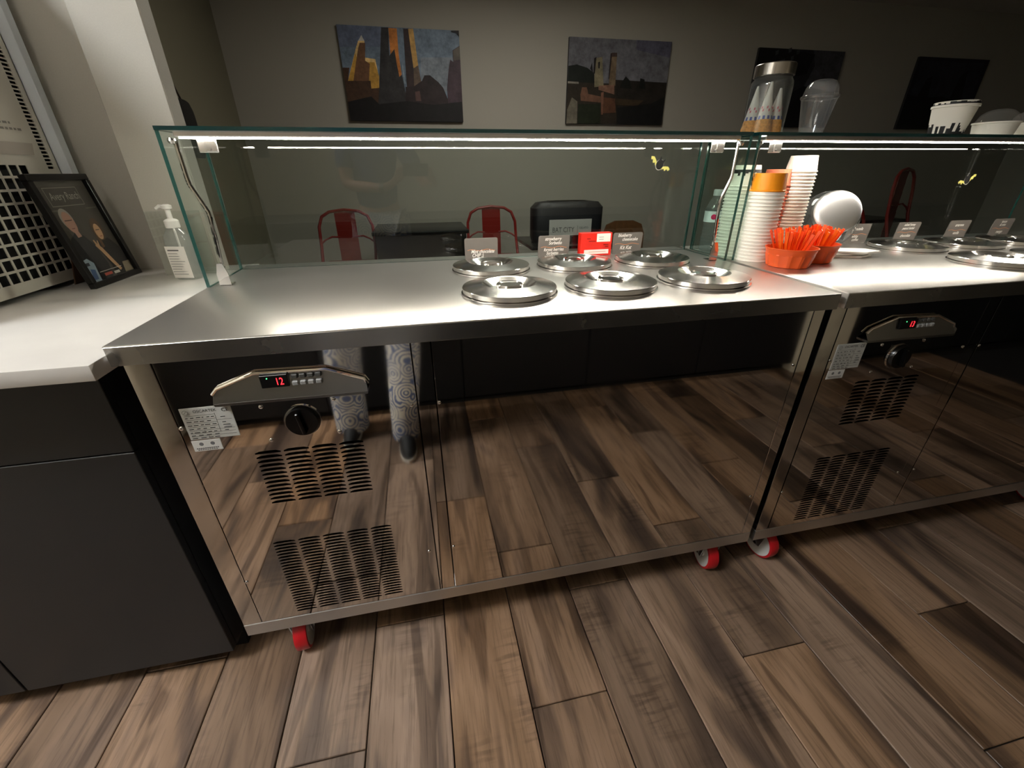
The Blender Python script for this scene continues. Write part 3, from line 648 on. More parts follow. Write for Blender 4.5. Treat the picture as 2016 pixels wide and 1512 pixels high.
# ------------------------------------------------------------------ things on the right glass shelf
ZS = HU + .3468
t = thing('cone_jar', 'tall glass jar of wrapped sugar cones with steel lid on the shelf', 'jar', (1.568, .51, ZS))
G().lathe([(0, .002), (.052, .0), (.056, .004), (.056, .118), (.054, .130), (.048, .139), (.048, .143)], 40).build('jar_glass', pane('jar_glass2', (.90, .94, .91), .09, .0, .04), t)
G().lathe([(0, .171), (.051, .171), (.053, .169), (.053, .143), (.049, .142)], 40).build('jar_lid', mat('jar_lid_steel', (.45, .43, .41), .22, 1.), t)
WAF = mat('waffle', '#c98a3e', .7, noise=.3, nscale=160); SLV = mat('cone_sleeve', '#cfcac6', .55)
for i, (cx_, cy_, h_) in enumerate(((-.018, -.022, .125), (.022, -.015, .112), (-.028, .018, .12), (.020, .024, .118))):
    c = link('cone', None, t, (cx_, cy_, .003)); c['label'] = 'paper-sleeved sugar cone'
    G().lathe([(.024, 0), (.0245, .012), (.0235, .014), (.0205, .034)], 20).build('waffle', WAF, c)
    G().lathe([(.0208, .030), (.003, h_), (0, h_)], 20).build('sleeve', SLV, c)
    pl = []
    g = G()
    for k in range(20):
        if k % 2 == 0:
            a0, a1 = 2 * math.pi * k / 20, 2 * math.pi * (k + 1) / 20
            q = lambda a, z: Vector(((.0213 - (z - .030) * .178) * math.cos(a), (.0213 - (z - .030) * .178) * math.sin(a), z))
            g.bm.faces.new([g.bm.verts.new(p) for p in (q(a0, .034), q(a1, .034), q(a1, .043), q(a0, .043))])
    g.build('blue_band', mat('sleeve_blue', '#3b4a93', .6), c, smooth=0)
    g = G()
    for k in range(20):
        if k % 3:
            a0, a1 = 2 * math.pi * k / 20, 2 * math.pi * (k + .8) / 20; dz = .004 * math.sin(k * 2.1)
            q = lambda a, z: Vector(((.0213 - (z - .030) * .178) * math.cos(a), (.0213 - (z - .030) * .178) * math.sin(a), z))
            g.bm.faces.new([g.bm.verts.new(p) for p in (q(a0, .056 + dz), q(a1, .058 + dz), q(a1, .064 + dz), q(a0, .062 + dz))])
    g.build('red_script', mat('sleeve_red', '#c06070', .6), c, smooth=0)
t = thing('plastic_cup', 'clear plastic cup with domed lid on the glass shelf', 'cup', (1.742, .51, ZS))
CLR = pane('clear_cup', (.90, .91, .92), .07, .02, .10)
G().lathe([(0, .004), (.030, .003), (.031, 0), (.032, .010), (.033, .0105), (.046, .088), (.0475, .092), (.0475, .096)], 40).build('cup_body', CLR, t)
G().lathe([(.0485, .094), (.051, .096), (.051, .1005), (.047, .102), (.046, .104), (.042, .123), (.033, .136), (.022, .1405), (.020, .1405)], 40).build('dome_lid', CLR, t)
t = thing('paper_tub', 'white paper tub with black skyline print on the glass shelf', 'cup', (2.290, .53, ZS))
G().lathe([(0, .004), (.043, .003), (.044, 0), (.057, .082), (.0605, .083), (.0605, .089), (.056, .089), (.055, .083), (.042, .006), (0, .006)], 48).build('tub', CW, t)
skyline(t, .044, .0, .057, .082, 11, .45)
tp = G().lathe([(.054, .087), (.0565, .089), (.0565, .098), (.054, .099), (0, .099)], 48).build('lid', CW, t); skyline(tp, .0566, .0895, .0566, .099, 13, .8)
def dome_bowl(x, y, label):
    t = thing('dome_bowl', label, 'cup', (x, y, ZS), group='domed paper bowls on the shelf')
    G().lathe([(0, .004), (.050, .003), (.051, 0), (.0575, .036), (.0605, .037), (.0605, .041), (.056, .041), (.050, .006), (0, .006)], 48).build('bowl', CW, t)
    G().lathe([(.0575, .041), (.055, .044), (.048, .062), (.033, .074), (.015, .079), (0, .080)], 48).build('dome', pane('dome_clear', (.86, .85, .84), .06, .02, .05), t)
dome_bowl(2.447, .50, 'white paper bowl with clear dome beside the skyline tub'); dome_bowl(2.60, .50, 'white paper bowl with clear dome at the photo edge')

# ------------------------------------------------------------------ left counter
ct = G().box(-2.2, -.004, -.036, .82, .902, .93, .0015, seg=2); tag(ct.build('quartz_countertop', QUARTZ), 'white quartz countertop left of the steel counters', 'countertop')
def base_cabinet(x0, x1, label, grp, yf=.05, yb=.69, ztop=.9015, toe=.06, m=BLACKLAM, cut=.71):
    t = thing('base_cabinet', label, 'cabinet', ((x0 + x1) / 2, yf, 0), group=grp); w2 = (x1 - x0) / 2; sd = 1 if yb > yf else -1
    lo, hi = sorted((.02 * sd, yb - yf)); G().box(-w2, w2, lo, hi, toe, ztop).build('carcass', m, t)
    lo, hi = sorted((.06 * sd, yb - yf)); G().box(-w2, w2, lo, hi, 0, toe).build('plinth', VOID, t)
    lo, hi = sorted((0, .019 * sd))
    G().box(-w2 + .0015, w2 - .0015, lo, hi, toe, cut - .0015, .0012).build('door', m, t); G().box(-w2 + .0015, w2 - .0015, lo, hi, cut + .0015, ztop - .012, .0012).build('drawer', m, t)
    return t
base_cabinet(-.530, -.062, 'black base cabinet under the quartz top, next to the steel counter', 'black cabinets under the quartz top')
base_cabinet(-1.0, -.532, 'black base cabinet under the quartz top, cut by the left frame edge', 'black cabinets under the quartz top')
base_cabinet(-1.60, -1.002, 'black base cabinet under the quartz top, out past the left frame edge', 'black cabinets under the quartz top')
base_cabinet(-2.195, -1.602, 'black base cabinet under the quartz top, in the far left corner', 'black cabinets under the quartz top')
# white appliance
t = thing('white_appliance', 'tall white appliance with vent slots and square-holed grille on the countertop', 'appliance', (-.425, .765, .93))
AW = mat('appliance_white', '#d6d0c4', .45)
G().box(-.398, -.012, -.599, -.004, .013, .799).build('housing', [VOID], t)
g = G(); g.box(-.40, .0, -.62, -.6, .012, .80); g.box(-.40, 0, -.02 + .018, 0, .012, .80); g.box(-.40, 0, -.62, 0, .80, .81); g.box(-.405, -.399, -.62, 0, .012, .81); g.build('shell', AW, t)
g = G()
def fl2(a, b, c, d_): g.box(-.004, 0, a, b, c, d_)
gy0, gy1, gz0, gz1 = -.616, -.108, .036, .297; sy0, sy1, sz0, sz1 = -.042, -.016, .285, .80
fl2(-.62, 0, .012, gz0); fl2(-.62, gy0, gz0, gz1); fl2(gy1, sy0, gz0, .80); fl2(-.62, gy1, gz1, .80); fl2(sy0, 0, gz0, sz0); fl2(sy1, 0, sz0, .80)
nc, nr = 17, 9; cw, rh = (gy1 - gy0) / nc, (gz1 - gz0) / nr
cells = [(gy0 + i * cw, gy0 + (i + 1) * cw, gz0 + j * rh, gz0 + (j + 1) * rh, gy0 + i * cw + .0028, gy0 + (i + 1) * cw - .0028, gz0 + j * rh + .0028, gz0 + (j + 1) * rh - .0028) for i in range(nc) for j in range(nr)]
g.perforated(cells, (0, 0, 0), Y, Z, (-.002, 0, 0), arch=False)
n_ = int((sz1 - sz0) / .009); rh = (sz1 - sz0) / n_
cells = [(sy0, sy1, sz0 + j * rh, sz0 + (j + 1) * rh, sy0 + .002, sy1 - .002, sz0 + j * rh + .0016, sz0 + (j + 1) * rh - .0016) for j in range(n_)]
g.perforated(cells, (0, 0, 0), Y, Z, (-.002, 0, 0), arch=False)
pn = g.build('side_grille', AW, t, smooth=0, fix=False)
G().box(-.02, .024, .003, .030, .012, .81, .001).build('rear_flange', mat('flange_cool_lit', '#e4ebf2', .4), t)  # white flange, bluish tint puts the cool light into its colour
g = G()
for yy in (-.58, -.05): g.cyl((-.03, yy, 0), (-.03, yy, .013), .014, n=14); g.cyl((-.36, yy, 0), (-.36, yy, .013), .014, n=14)
g.build('feet', BLACK, t)
pl = []
rr = random.Random(9)
for zz, a, b in ((.43, -.20, -.13), (.385, -.17, -.10), (.372, -.20, -.075), (.465, -.2, -.15), (.52, -.2, -.12)):
    yy = a
    while yy < b: w_ = rr.uniform(.006, .018); pl.append(('#8f8a82', [(yy, zz), (min(b, yy + w_), zz), (min(b, yy + w_), zz + .005), (yy, zz + .005)])); yy += w_ + .004
pl.append(('#b9b0a6', [(-.30, .318), (-.07, .318), (-.06, .345), (-.30, .345)]))
pq = prints('panel_print', pl, pn, (.0003, 0, 0), Y, Z, (1, 0, 0), .00005); pq['kind'] = 'stuff'
# framed magazine cover
t = thing('photo_frame', 'black frame with a magazine cover, leaning on the quartz counter', 'frame', (-.320, .65, .9302))
LE = math.atan2(.042, .27)
FM = Matrix.Rotation(-LE, 4, 'Y')
W2, HF, B = .108, .278, .015
g = G()
for a, b, c, d_ in ((-W2, W2, 0, B), (-W2, W2, HF - B, HF), (-W2, -W2 + B, B, HF - B), (W2 - B, W2, B, HF - B)): g.box(-.016, 0, a, b, c, d_, .0015, M=FM)
g.build('frame', mat('frame_black', '#0d0b0b', .3), t)
G().box(-.014, -.012, -W2 + .01, W2 - .01, .01, HF - .01, M=FM).build('backing', VOID, t)
def ell(cx_, cz_, a_, b_, tilt=0., n=20):
    return [(cx_ + a_ * math.cos(q) * math.cos(tilt) - b_ * math.sin(q) * math.sin(tilt), cz_ + a_ * math.cos(q) * math.sin(tilt) + b_ * math.sin(q) * math.cos(tilt)) for q in [2 * math.pi * i / n for i in range(n)]]
def bar(x0, z0, x1, z1): return [(x0, z0), (x1, z0), (x1, z1), (x0, z1)]
cov = prints('cover_print', [('#4a463e', bar(-.094, .014, .094, .264)), ('#57534b', bar(-.094, .250, .094, .262)), ('#8c887c', bar(-.066, .203, .052, .2048)), ('#8c887c', bar(-.066, .246, .052, .2478)), ('#8c887c', bar(-.066, .203, -.0642, .2478)), ('#8c887c', bar(.0502, .203, .052, .2478)),
    ('#6a655b', bar(-.088, .192, -.045, .196)), ('#6a655b', bar(.045, .192, .088, .195)),
    ('#15171b', [(-.092, .014), (-.092, .095), (-.075, .125), (-.05, .138), (-.024, .130), (-.006, .105), (.006, .05), (-.004, .014)]), ('#b98c7a', [(-.050, .150), (-.034, .150), (-.030, .128), (-.046, .126)]),
    ('#a39c92', ell(-.046, .172, .021, .027, .1)), ('#bd8f7c', ell(-.044, .164, .018, .027, .1)), ('#5b4038', bar(-.058, .168, -.032, .1705)), ('#8d5a50', bar(-.049, .148, -.038, .1502)),
    ('#0e0d0d', [(.012, .014), (.018, .085), (.035, .112), (.062, .112), (.086, .085), (.093, .014)]), ('#5d452f', ell(.040, .138, .021, .030, -.1)), ('#6a4d33', [(.022, .135), (.020, .090), (.030, .092), (.032, .13)]), ('#c99e76', ell(.038, .132, .0135, .021, -.1)), ('#4a352a', bar(.030, .136, .046, .138)), ('#9a5b4d', bar(.034, .119, .043, .121)),
    ('#c99e76', [(-.006, .100), (.004, .104), (.016, .090), (.034, .052), (.046, .028), (.036, .024), (.020, .050), (.004, .084)]), ('#c99e76', [(-.002, .098), (-.004, .114), (.001, .114), (.006, .100)]), ('#c99e76', [(.004, .098), (.010, .112), (.013, .110), (.010, .096)]),
    ('#9fb0bd', [(-.092, .014), (-.058, .014), (-.050, .060), (-.066, .074), (-.092, .070)]), ('#4f6a95', [(-.084, .02), (-.066, .02), (-.060, .044), (-.076, .048)]), ('#3a4048', bar(-.084, .056, -.068, .064)),
    ('#9a8d74', [(.052, .016), (.092, .016), (.092, .044), (.060, .044)]), ('#d7d2c8', bar(-.05, .034, .046, .0355)), ('#c95a4a', bar(-.036, .022, -.004, .029)), ('#d7d2c8', bar(.004, .020, .028, .027))],
    t, FM @ Vector((-.0118, 0, 0)), Y, FM.to_3x3() @ Z, FM.to_3x3() @ X, .00012)
text('cover_title', 'Avery Ranch', .026, mat('title_ink', '#a8a498', .6), t, FM @ Vector((-.0085, -.060, .218)), Y, FM.to_3x3() @ Z, squeeze=.78)
PNG = pane('frame_glass', (.97, .97, .97), .04, .02, .0)
G().box(-.007, -.006, -W2 + .012, W2 - .012, .012, HF - .012, M=FM).build('glass', PNG, t, smooth=0)
G().prism([(-.016, -.025, .20), (-.016, .025, .20), (-.0, .03, .0), (-.0, -.03, .0)], (-.003, 0, 0)).bm.free()
g = G(); g.prism([(-.045, -.026, .20), (-.045, .026, .20), (-.094, .032, .0), (-.094, -.032, .0)], (-.003, 0, 0)); g.build('easel_strut', mat('brown_board', '#4a2f1b', .7), t, smooth=0)
# sanitiser
t = thing('sanitizer_bottle', 'clear hand sanitizer pump bottle with white label beside the column', 'bottle', (-.132, .628, .9302), rz=-.25)
def sq_loft(rings, n=28):
    g = G(); rs = []
    for (a, b, z) in rings: rs.append([g.bm.verts.new((a * (abs(math.cos(q)) ** .6) * math.copysign(1, math.cos(q)), b * (abs(math.sin(q)) ** .6) * math.copysign(1, math.sin(q)), z)) for q in [2 * math.pi * i / n for i in range(n)]])
    for p, q in zip(rs, rs[1:]):
        for i in range(n): g.bm.faces.new([p[i], p[(i + 1) % n], q[(i + 1) % n], q[i]])
    g.bm.faces.new(rs[0][::-1]); return g
sq_loft([(.030, .019, 0), (.033, .021, .004), (.033, .021, .105), (.030, .019, .120), (.018, .015, .134), (.013, .013, .140)]).build('bottle', pane('sanitizer_clear', (.90, .92, .90), .06, .02, .14), t)
g = G().box(-.028, .028, -.0222, -.0216, .006, .092); lb = g.build('label_sheet', PAPER, t)
rr = random.Random(4); pl = [('#5a5a58', [(-.022, .080), (.010, .080), (.010, .083), (-.022, .083)])]
for i in range(9): pl.append(('#8a8a86', [(-.024, .072 - i * .007), (rr.uniform(.0, .022), .072 - i * .007), (rr.uniform(.0, .022), .0735 - i * .007), (-.024, .0735 - i * .007)]))
prints('label_print', pl, lb, (0, -.0223, 0), X, Z, (0, -1, 0))
g = G(); g.lathe([(.0165, .139), (.0175, .141), (.0175, .157), (.013, .161), (.0065, .163), (.0065, .186), (.012, .188), (.0125, .196), (.006, .199), (0, .199)], 24)
g.tube([(0, 0, .193), (-.018, -.004, .194), (-.026, -.006, .188)], [.005, .0045, .004], 8); g.build('pump', WHITEPL, t)
G().cyl((0, 0, .02), (0, 0, .14), .003, n=8).build('dip_tube', WHITEPL, t)
# clear acrylic sheet by the column
tag(G().box(-.222, -.082, .688, .692, .9302, 1.108, .0005).build('acrylic_sheet', [ACRYL], smooth=0), 'clear acrylic sheet standing against the white column', 'acrylic sheet')

# ------------------------------------------------------------------ seating area
WB = 4.2
PICM = picture_mat()
def picture(x0, x1, z0, z1, polys, quad, label, gain=2.3):
    t = thing('canvas_picture', label, 'picture', (x0, WB, z0), group='canvas pictures on the grey wall')
    g = G().box(0, x1 - x0, -.03, 0, 0, z1 - z0, .002); c = g.build('canvas', mat('canvas_edge', '#2a2a2c', .8), t)
    f = homog(quad) if quad else None
    W_, H_ = x1 - x0, z1 - z0
    pp = prints('picture_print', polys, t, (0, -.0302, 0), X * W_, Z * H_, (0, -1, 0), .0003, gain, f); pp.data.materials.clear(); pp.data.materials.append(PICM)
full_ = lambda q: [q[0], q[1], q[2], q[3]]
q1 = [(145, 130), (1720, 215), (1778, 1390), (335, 1370)]
p1 = [('#4b5662', full_(q1)), ('#454c5c', [(145, 130), (720, 165), (720, 420), (190, 420)]), ('#565c63', [(1230, 560), (1750, 560), (1760, 1000), (1240, 1000)]),
    ('#a58b5c', [(300, 860), (400, 440), (430, 340), (510, 340), (520, 560), (650, 580), (690, 780), (700, 960), (580, 960)]), ('#86652a', [(300, 860), (390, 500), (440, 620), (640, 620), (700, 800), (700, 960), (300, 960)]), ('#8d8a85', [(430, 345), (470, 270), (510, 345)]),
    ('#4d3524', [(430, 440), (450, 370), (520, 370), (520, 600), (580, 640), (570, 860), (370, 860), (400, 640)]), ('#2e1f15', [(230, 690), (320, 690), (300, 860), (590, 860), (600, 960), (700, 950), (700, 1370), (320, 1370)]),
    ('#201f20', [(725, 170), (815, 175), (830, 540), (895, 440), (930, 640), (1000, 820), (1060, 1120), (1060, 1370), (680, 1370), (700, 960)]), ('#8a5526', [(818, 178), (925, 185), (950, 520), (990, 780), (960, 810), (925, 640), (895, 450), (845, 520)]),
    ('#64707a', [(1000, 640), (1045, 900), (1020, 900), (995, 700)]), ('#231a1a', [(1010, 190), (1070, 190), (1130, 640), (1160, 980), (1060, 980), (1040, 700)]), ('#86693b', [(1070, 190), (1135, 190), (1200, 660), (1140, 700)]), ('#43382f', [(1140, 700), (1200, 660), (1240, 880), (1260, 1010), (1150, 1000)]),
    ('#1c1516', [(1040, 940), (1150, 930), (1250, 860), (1280, 790), (1350, 790), (1460, 880), (1520, 950), (1590, 1120), (1590, 1380), (1040, 1380)]), ('#3a2a28', [(1160, 1000), (1220, 990), (1240, 1120), (1170, 1120)]),
    ('#2c2127', [(1570, 960), (1590, 700), (1610, 590), (1650, 620), (1640, 470), (1730, 410), (1778, 1390), (1600, 1390)]), ('#3f3a34', [(1640, 480), (1735, 415), (1745, 590), (1660, 600)]), ('#0a0809', [(1620, 218), (1720, 215), (1730, 300), (1690, 250), (1620, 235)]),
    ('#0b090a', [(295, 1130), (600, 1060), (700, 1160), (1060, 1120), (1400, 1170), (1760, 1130), (1778, 1390), (335, 1370)])]
picture(-.003, 1.075, 1.648, 2.369, p1, q1, 'canvas picture of two tall brick towers against blue sky')
q2 = [(225, 95), (1715, 185), (1555, 1415), (160, 1390)]
p2 = [('#454549', full_(q2)), ('#3b3b46', [(1200, 150), (1715, 185), (1680, 420), (1200, 300)]), ('#0c0f0c', [(205, 530), (330, 510), (480, 560), (580, 640), (590, 900), (180, 900)]), ('#15120f', [(880, 740), (1640, 790), (1555, 1415), (880, 1400)]), ('#1d1812', [(190, 770), (900, 800), (900, 1400), (160, 1390)]),
    ('#56503f', [(590, 420), (700, 400), (715, 830), (580, 850)]), ('#100d0d', [(580, 420), (615, 400), (590, 650), (570, 640)]), ('#100d0d', [(640, 480), (665, 470), (660, 570), (640, 570)]), ('#0d0c0d', [(520, 570), (550, 480), (560, 640)]), ('#4c4031', [(830, 345), (915, 345), (885, 830), (790, 830)]), ('#1b1414', [(820, 350), (845, 345), (800, 720), (785, 740)]), ('#2b211d', [(840, 340), (915, 340), (915, 400), (835, 400)]),
    ('#0a0b0a', [(950, 860), (985, 770), (1040, 690), (1100, 760), (1125, 880)]), ('#0a0b0a', [(1230, 870), (1250, 720), (1310, 740), (1320, 880)]), ('#4a3428', [(375, 960), (400, 850), (470, 850), (490, 950), (680, 990), (680, 1080), (380, 1050)]), ('#563f33', [(640, 830), (760, 820), (870, 820), (870, 960), (640, 890)]), ('#3a2519', [(700, 1000), (880, 1020), (890, 1230), (690, 1240)]), ('#53392d', [(675, 930), (715, 920), (700, 1260), (675, 1260)]),
    ('#47433a', [(180, 1180), (250, 1000), (330, 1060), (320, 1390), (165, 1390)]), ('#12160c', [(340, 1100), (660, 1100), (660, 1390), (330, 1390)]), ('#241c12', [(890, 1020), (1300, 1050), (1200, 1130), (890, 1120)]), ('#0a0a0a', [(900, 1160), (1400, 1100), (1600, 1000), (1555, 1415), (900, 1400)]), ('#5b5750', [(190, 760), (350, 770), (350, 800), (190, 790)])]
picture(2.150, 3.245, 1.646, 2.369, p2, q2, 'canvas picture of stone towers above a hill village')
rr = random.Random(2)
p3 = [('#17171a', [(0, 0), (1, 0), (1, 1), (0, 1)]), ('#2a2a2e', [(.55, .35), (1, .5), (1, 1), (.62, 1), (.68, .8)]), ('#0a0a0c', [(0, 0), (1, 0), (1, .48), (.6, .55), (.4, .4), (0, .5)]), ('#0a0a0a', [(.0, .55), (.6, .7), (.65, .95), (.3, 1), (0, 1)])]
for i in range(16): a, b = rr.uniform(.03, .45), rr.uniform(.6, .95); p3.append(('#25272a', [(a, b), (a + .03, b + .02), (a + .025, b + .07), (a - .01, b + .05)]))
p3.append(('#2e2218', [(.30, .12), (.42, .1), (.40, .3), (.33, .28)]))
picture(4.272, 5.362, 1.64, 2.362, p3, None, 'dark canvas picture of tree branches behind the cone jar')
p4 = [('#141319', [(0, 0), (1, 0), (1, 1), (0, 1)]), ('#1b1b22', [(.05, .45), (.95, .45), (.95, .95), (.05, .95)]), ('#08080a', [(0, 0), (1, 0), (1, .35), (.5, .48), (.2, .45), (0, .5)]), ('#08080a', [(.14, .4), (.20, .72), (.27, .75), (.30, .45)]), ('#08080a', [(.62, .4), (.66, .75), (.74, .85), (.80, .45)])]
picture(6.40, 7.44, 1.635, 2.355, p4, None, 'darkest canvas picture, dusk trees, at the right of the wall')

def metal_chair(x, y, rz, label, m=REDM, top=.90):
    t = thing('metal_chair', label, 'chair', (x, y, 0), rz, 'red metal cafe chairs')
    s = top / .90; W_ = .225
    hoop = [(-.235, .05, .45)] + [(-.24 + .0, .16, .60 * s)] + [(-.235, .19, .76 * s), (-.20, .205, .845 * s), (-.13, .21, .885 * s), (0, .215, .90 * s), (.13, .21, .885 * s), (.20, .205, .845 * s), (.235, .19, .76 * s), (.24, .16, .60 * s), (.235, .05, .45)]
    G().tube(hoop, .014, 10).build('back_hoop', m, t)
    g = G()
    n = 8
    for i in range(n):
        z0, z1 = .455 + (.885 * s - .455) * i / n, .455 + (.885 * s - .455) * (i + 1) / n; q = lambda z: .195 + .02 * (z - .45) / .45
        w0 = .090
        for a, b in ((-w0, -.06), (-.06, .06), (.06, w0)): g.box(a, b, q(z0), q(z0) + .003, z0, z1)
    g.build('back_splat', m, t)
    for sg in (-1, 1): G().tube([(sg * .07, .205, .665 * s), (sg * .14, .20, .67 * s), (sg * .20, .18, .645 * s), (sg * .238, .165, .615 * s)], .008, 8).build('arm_brace', m, t)
    G().box(-.21, .21, -.20, .21, .44, .455, .006, seg=2).build('seat', m, t)
    for sx in (-1, 1):
        for sy in (-1, 1): G().tube([(sx * .18, sy * .17, .445), (sx * .225, sy * .215, .0)], [.018, .012], 8).build('leg', m, t)
    g = G()
    for a, b in (((-.20, -.19, .22), (.20, .19, .22)), ((-.20, .19, .22), (.20, -.19, .22))): g.tube([a, b], .006, 8)
    g.build('cross_brace', m, t)
    return t
metal_chair(-.125, 3.4, 0, 'red metal chair left of the black table, seen through the glass')
metal_chair(1.240, 3.4, .0, 'red metal chair beside the black bag, behind the mint chocolate sign')
DRED = mat('dark_red_enamel', '#7a1812', .4)
metal_chair(5.15, 2.6, .35, 'dark red high-backed metal chair behind the right glass guard', DRED, 1.20)
metal_chair(4.38, 2.55, -.2, 'low dark red metal chair behind the tilted jar', DRED, .90)
def cafe_table(x, y, w_, d_, label, h=.74):
    t = thing('cafe_table', label, 'table', (x, y, 0), group='black cafe tables')
    BT = mat('black_tabletop', '#141414', .25)
    G().box(-w_ / 2, w_ / 2, -d_ / 2, d_ / 2, h - .03, h, .004, seg=2).build('table_top', BT, t)
    G().cyl((0, 0, .03), (0, 0, h - .03), .04).build('pedestal', BLACK, t); G().lathe([(0, .03), (.05, .03), (.26, .008), (.27, 0), (0, 0)], 32).build('base', BLACK, t)
    return t
tb = cafe_table(.55, 3.55, .84, .7, 'black square cafe table between the two red chairs')
G().box(-.40, .40, -.30, -.28, .30, .71, .003).build('modesty_panel', BLACK, tb)
cafe_table(1.92, 3.35, .84, .7, 'black cafe table carrying the dark bag', .60)
cafe_table(4.85, 3.25, 1.2, .7, 'black cafe table behind the right glass guard')
# dark bag with white card
t = thing('black_bag', 'black bag with a white printed card, standing on a table', 'bag', (1.91, 3.30, .6005))
g = sq_loft([(.33, .12, 0), (.345, .13, .05), (.345, .125, .30), (.30, .10, .345), (.20, .08, .355)]); g.build('bag_body', mat('black_nylon', '#0d0e14', .55, bump=.3, nscale=20), t)
cd = G().box(-.205, .205, -.137, -.135, .065, .205, .001).build('card', mat('grey_card', '#b5b5b0', .6), t)
text('card_text', 'BAT CITY', .062, mat('card_ink', '#4a4a4a', .6), cd, (-.175, -.1375, .095), X, Z, squeeze=.8)
text('card_text_small', 'GELATO', .026, mat('card_ink', '#4a4a4a', .6), cd, (.085, -.1375, .12), X, Z, squeeze=.9)
prints('card_rule', [('#5a5a5a', [(.068, .085), (.071, .085), (.071, .15), (.068, .15)])], cd, (0, -.1373, 0), X, Z, (0, -1, 0))
# brown chair
t = thing('wooden_chair', 'brown wooden chair with rounded back right of the bag', 'chair', (2.60, 3.25, 0))
WD = mat('brown_wood', '#5a3a1c', .5, noise=.2, nscale=30)
pts = [(-.22, .2, .45), (.22, .2, .45), (.225, .22, .62), (.19, .23, .71), (.10, .235, .745), (-.10, .235, .745), (-.19, .23, .71), (-.225, .22, .62)]
G().prism(pts, (0, .025, 0)).build('backrest', WD, t); G().box(-.22, .22, -.22, .22, .42, .455, .01, seg=2).build('seat', WD, t)
for sx in (-1, 1):
    for sy in (-1, 1): G().tube([(sx * .18, sy * .18, .43), (sx * .2, sy * .2, 0)], [.02, .014], 8).build('leg', WD, t)
# shoulder bag on the seating-area wall
t = thing('hanging_bag', 'black bag hanging by its strap on the dim side wall', 'bag', (-.984, 2.95, 1.30))
sq_loft([(.035, .10, 0), (.04, .125, .03), (.04, .12, .28), (.03, .10, .335), (.01, .09, .35)]).build('bag_body', mat('black_leather', '#0c0b0c', .5), t, loc=(.041, 0, 0))
G().tube([(.03, -.10, .30), (.02, -.06, .40), (.012, 0, .52), (.02, .06, .40), (.03, .10, .30)], .006, 8).build('strap', mat('strap_brown', '#2a1a12', .6), t)
G().cyl((0, 0, .515), (.04, 0, .52), .006, n=8).build('hook', DARKST, t)

# ------------------------------------------------------------------ work side behind the photographer
xs = [-.755, -.03, .695, 1.42, 2.145, 2.855]
nm = ['first', 'second', 'third', 'fourth', 'fifth']
for i in range(5): base_cabinet(xs[i], xs[i + 1] - .003, 'black rear cabinet behind the photographer, %s from the beige pier' % nm[i], 'rear cabinets', yf=-1.28, yb=-1.94, ztop=.87, toe=.0605, m=BLK2)
for i in range(3): base_cabinet(3.225 + i * .72, 3.225 + (i + 1) * .72 - .003, 'black rear cabinet beyond the beige post, %s in line' % nm[i], 'rear cabinets beyond the post', yf=-1.28, yb=-1.94, ztop=.87, m=BLK2)
tag(G().box(-.757, 2.856, -1.945, -1.26, .8705, .90, .002).build('rear_countertop', mat('dark_worktop', '#2b2a29', .3)), 'dark worktop over the rear cabinets', 'countertop')
tag(G().box(3.223, 5.4, -1.945, -1.26, .8705, .90, .002).build('rear_countertop', mat('dark_worktop', '#2b2a29', .3)), 'dark worktop beyond the beige post', 'countertop')

# ------------------------------------------------------------------ the photographer (seen only as a reflection)
def skinned(name, verts, edges, radii, m, parent, root=0, sub=2):
    me = bpy.data.meshes.new(name); me.from_pydata([Vector(v) for v in verts], edges, [])
    o = bpy.data.objects.new(name, me); COL.objects.link(o)
    md = o.modifiers.new('skin', 'SKIN'); md.use_smooth_shade = True; md.branch_smoothing = .6
    sv = me.skin_vertices[0].data
    for i, r in enumerate(radii): sv[i].radius = (r, r) if not isinstance(r, tuple) else r; sv[i].use_root = i == root
    ms = o.modifiers.new('sub', 'SUBSURF'); ms.levels = sub; ms.render_levels = sub
    dg = bpy.context.evaluated_depsgraph_get(); m2 = bpy.data.meshes.new_from_object(o.evaluated_get(dg)); m2.name = name
    bpy.data.objects.remove(o); m2.materials.clear(); m2.materials.append(m); m2.polygons.foreach_set('use_smooth', [True] * len(m2.polygons))
    return link(name, m2, parent)
t = thing('person', 'person in blue shirt and patterned trousers holding a phone, mirrored in the steel', 'person', (0, 0, 0))
SKIN = mat('skin', '#b98a70', .55)
V = dict(pel=(.29, -1.08, .93), spi=(.29, -1.09, 1.12), che=(.29, -1.10, 1.32), nek=(.30, -1.11, 1.47), nk2=(.305, -1.105, 1.54), hd=(.31, -1.09, 1.62), hd2=(.312, -1.085, 1.72),
    hpL=(.19, -1.08, .89), knL=(.14, -1.06, .50), anL=(.11, -1.15, .07), toL=(.10, -1.04, .034), hpR=(.39, -1.07, .89), knR=(.415, -1.0, .50), anR=(.375, -.99, .07), toR=(.378, -.89, .034),
    shL=(.13, -1.09, 1.39), elL=(.12, -1.02, 1.13), wrL=(.35, -.90, 1.115), paL=(.42, -.855, 1.145), shR=(.45, -1.09, 1.39), elR=(.60, -1.04, 1.14), wrR=(.655, -.90, 1.14), paR=(.64, -.845, 1.165))
keys = list(V); ix = {k: i for i, k in enumerate(keys)}
E_ = [('pel', 'spi'), ('spi', 'che'), ('che', 'nek'), ('nek', 'nk2'), ('nk2', 'hd'), ('hd', 'hd2'), ('pel', 'hpL'), ('hpL', 'knL'), ('knL', 'anL'), ('anL', 'toL'), ('pel', 'hpR'), ('hpR', 'knR'), ('knR', 'anR'), ('anR', 'toR'), ('che', 'shL'), ('shL', 'elL'), ('elL', 'wrL'), ('wrL', 'paL'), ('che', 'shR'), ('shR', 'elR'), ('elR', 'wrR'), ('wrR', 'paR')]
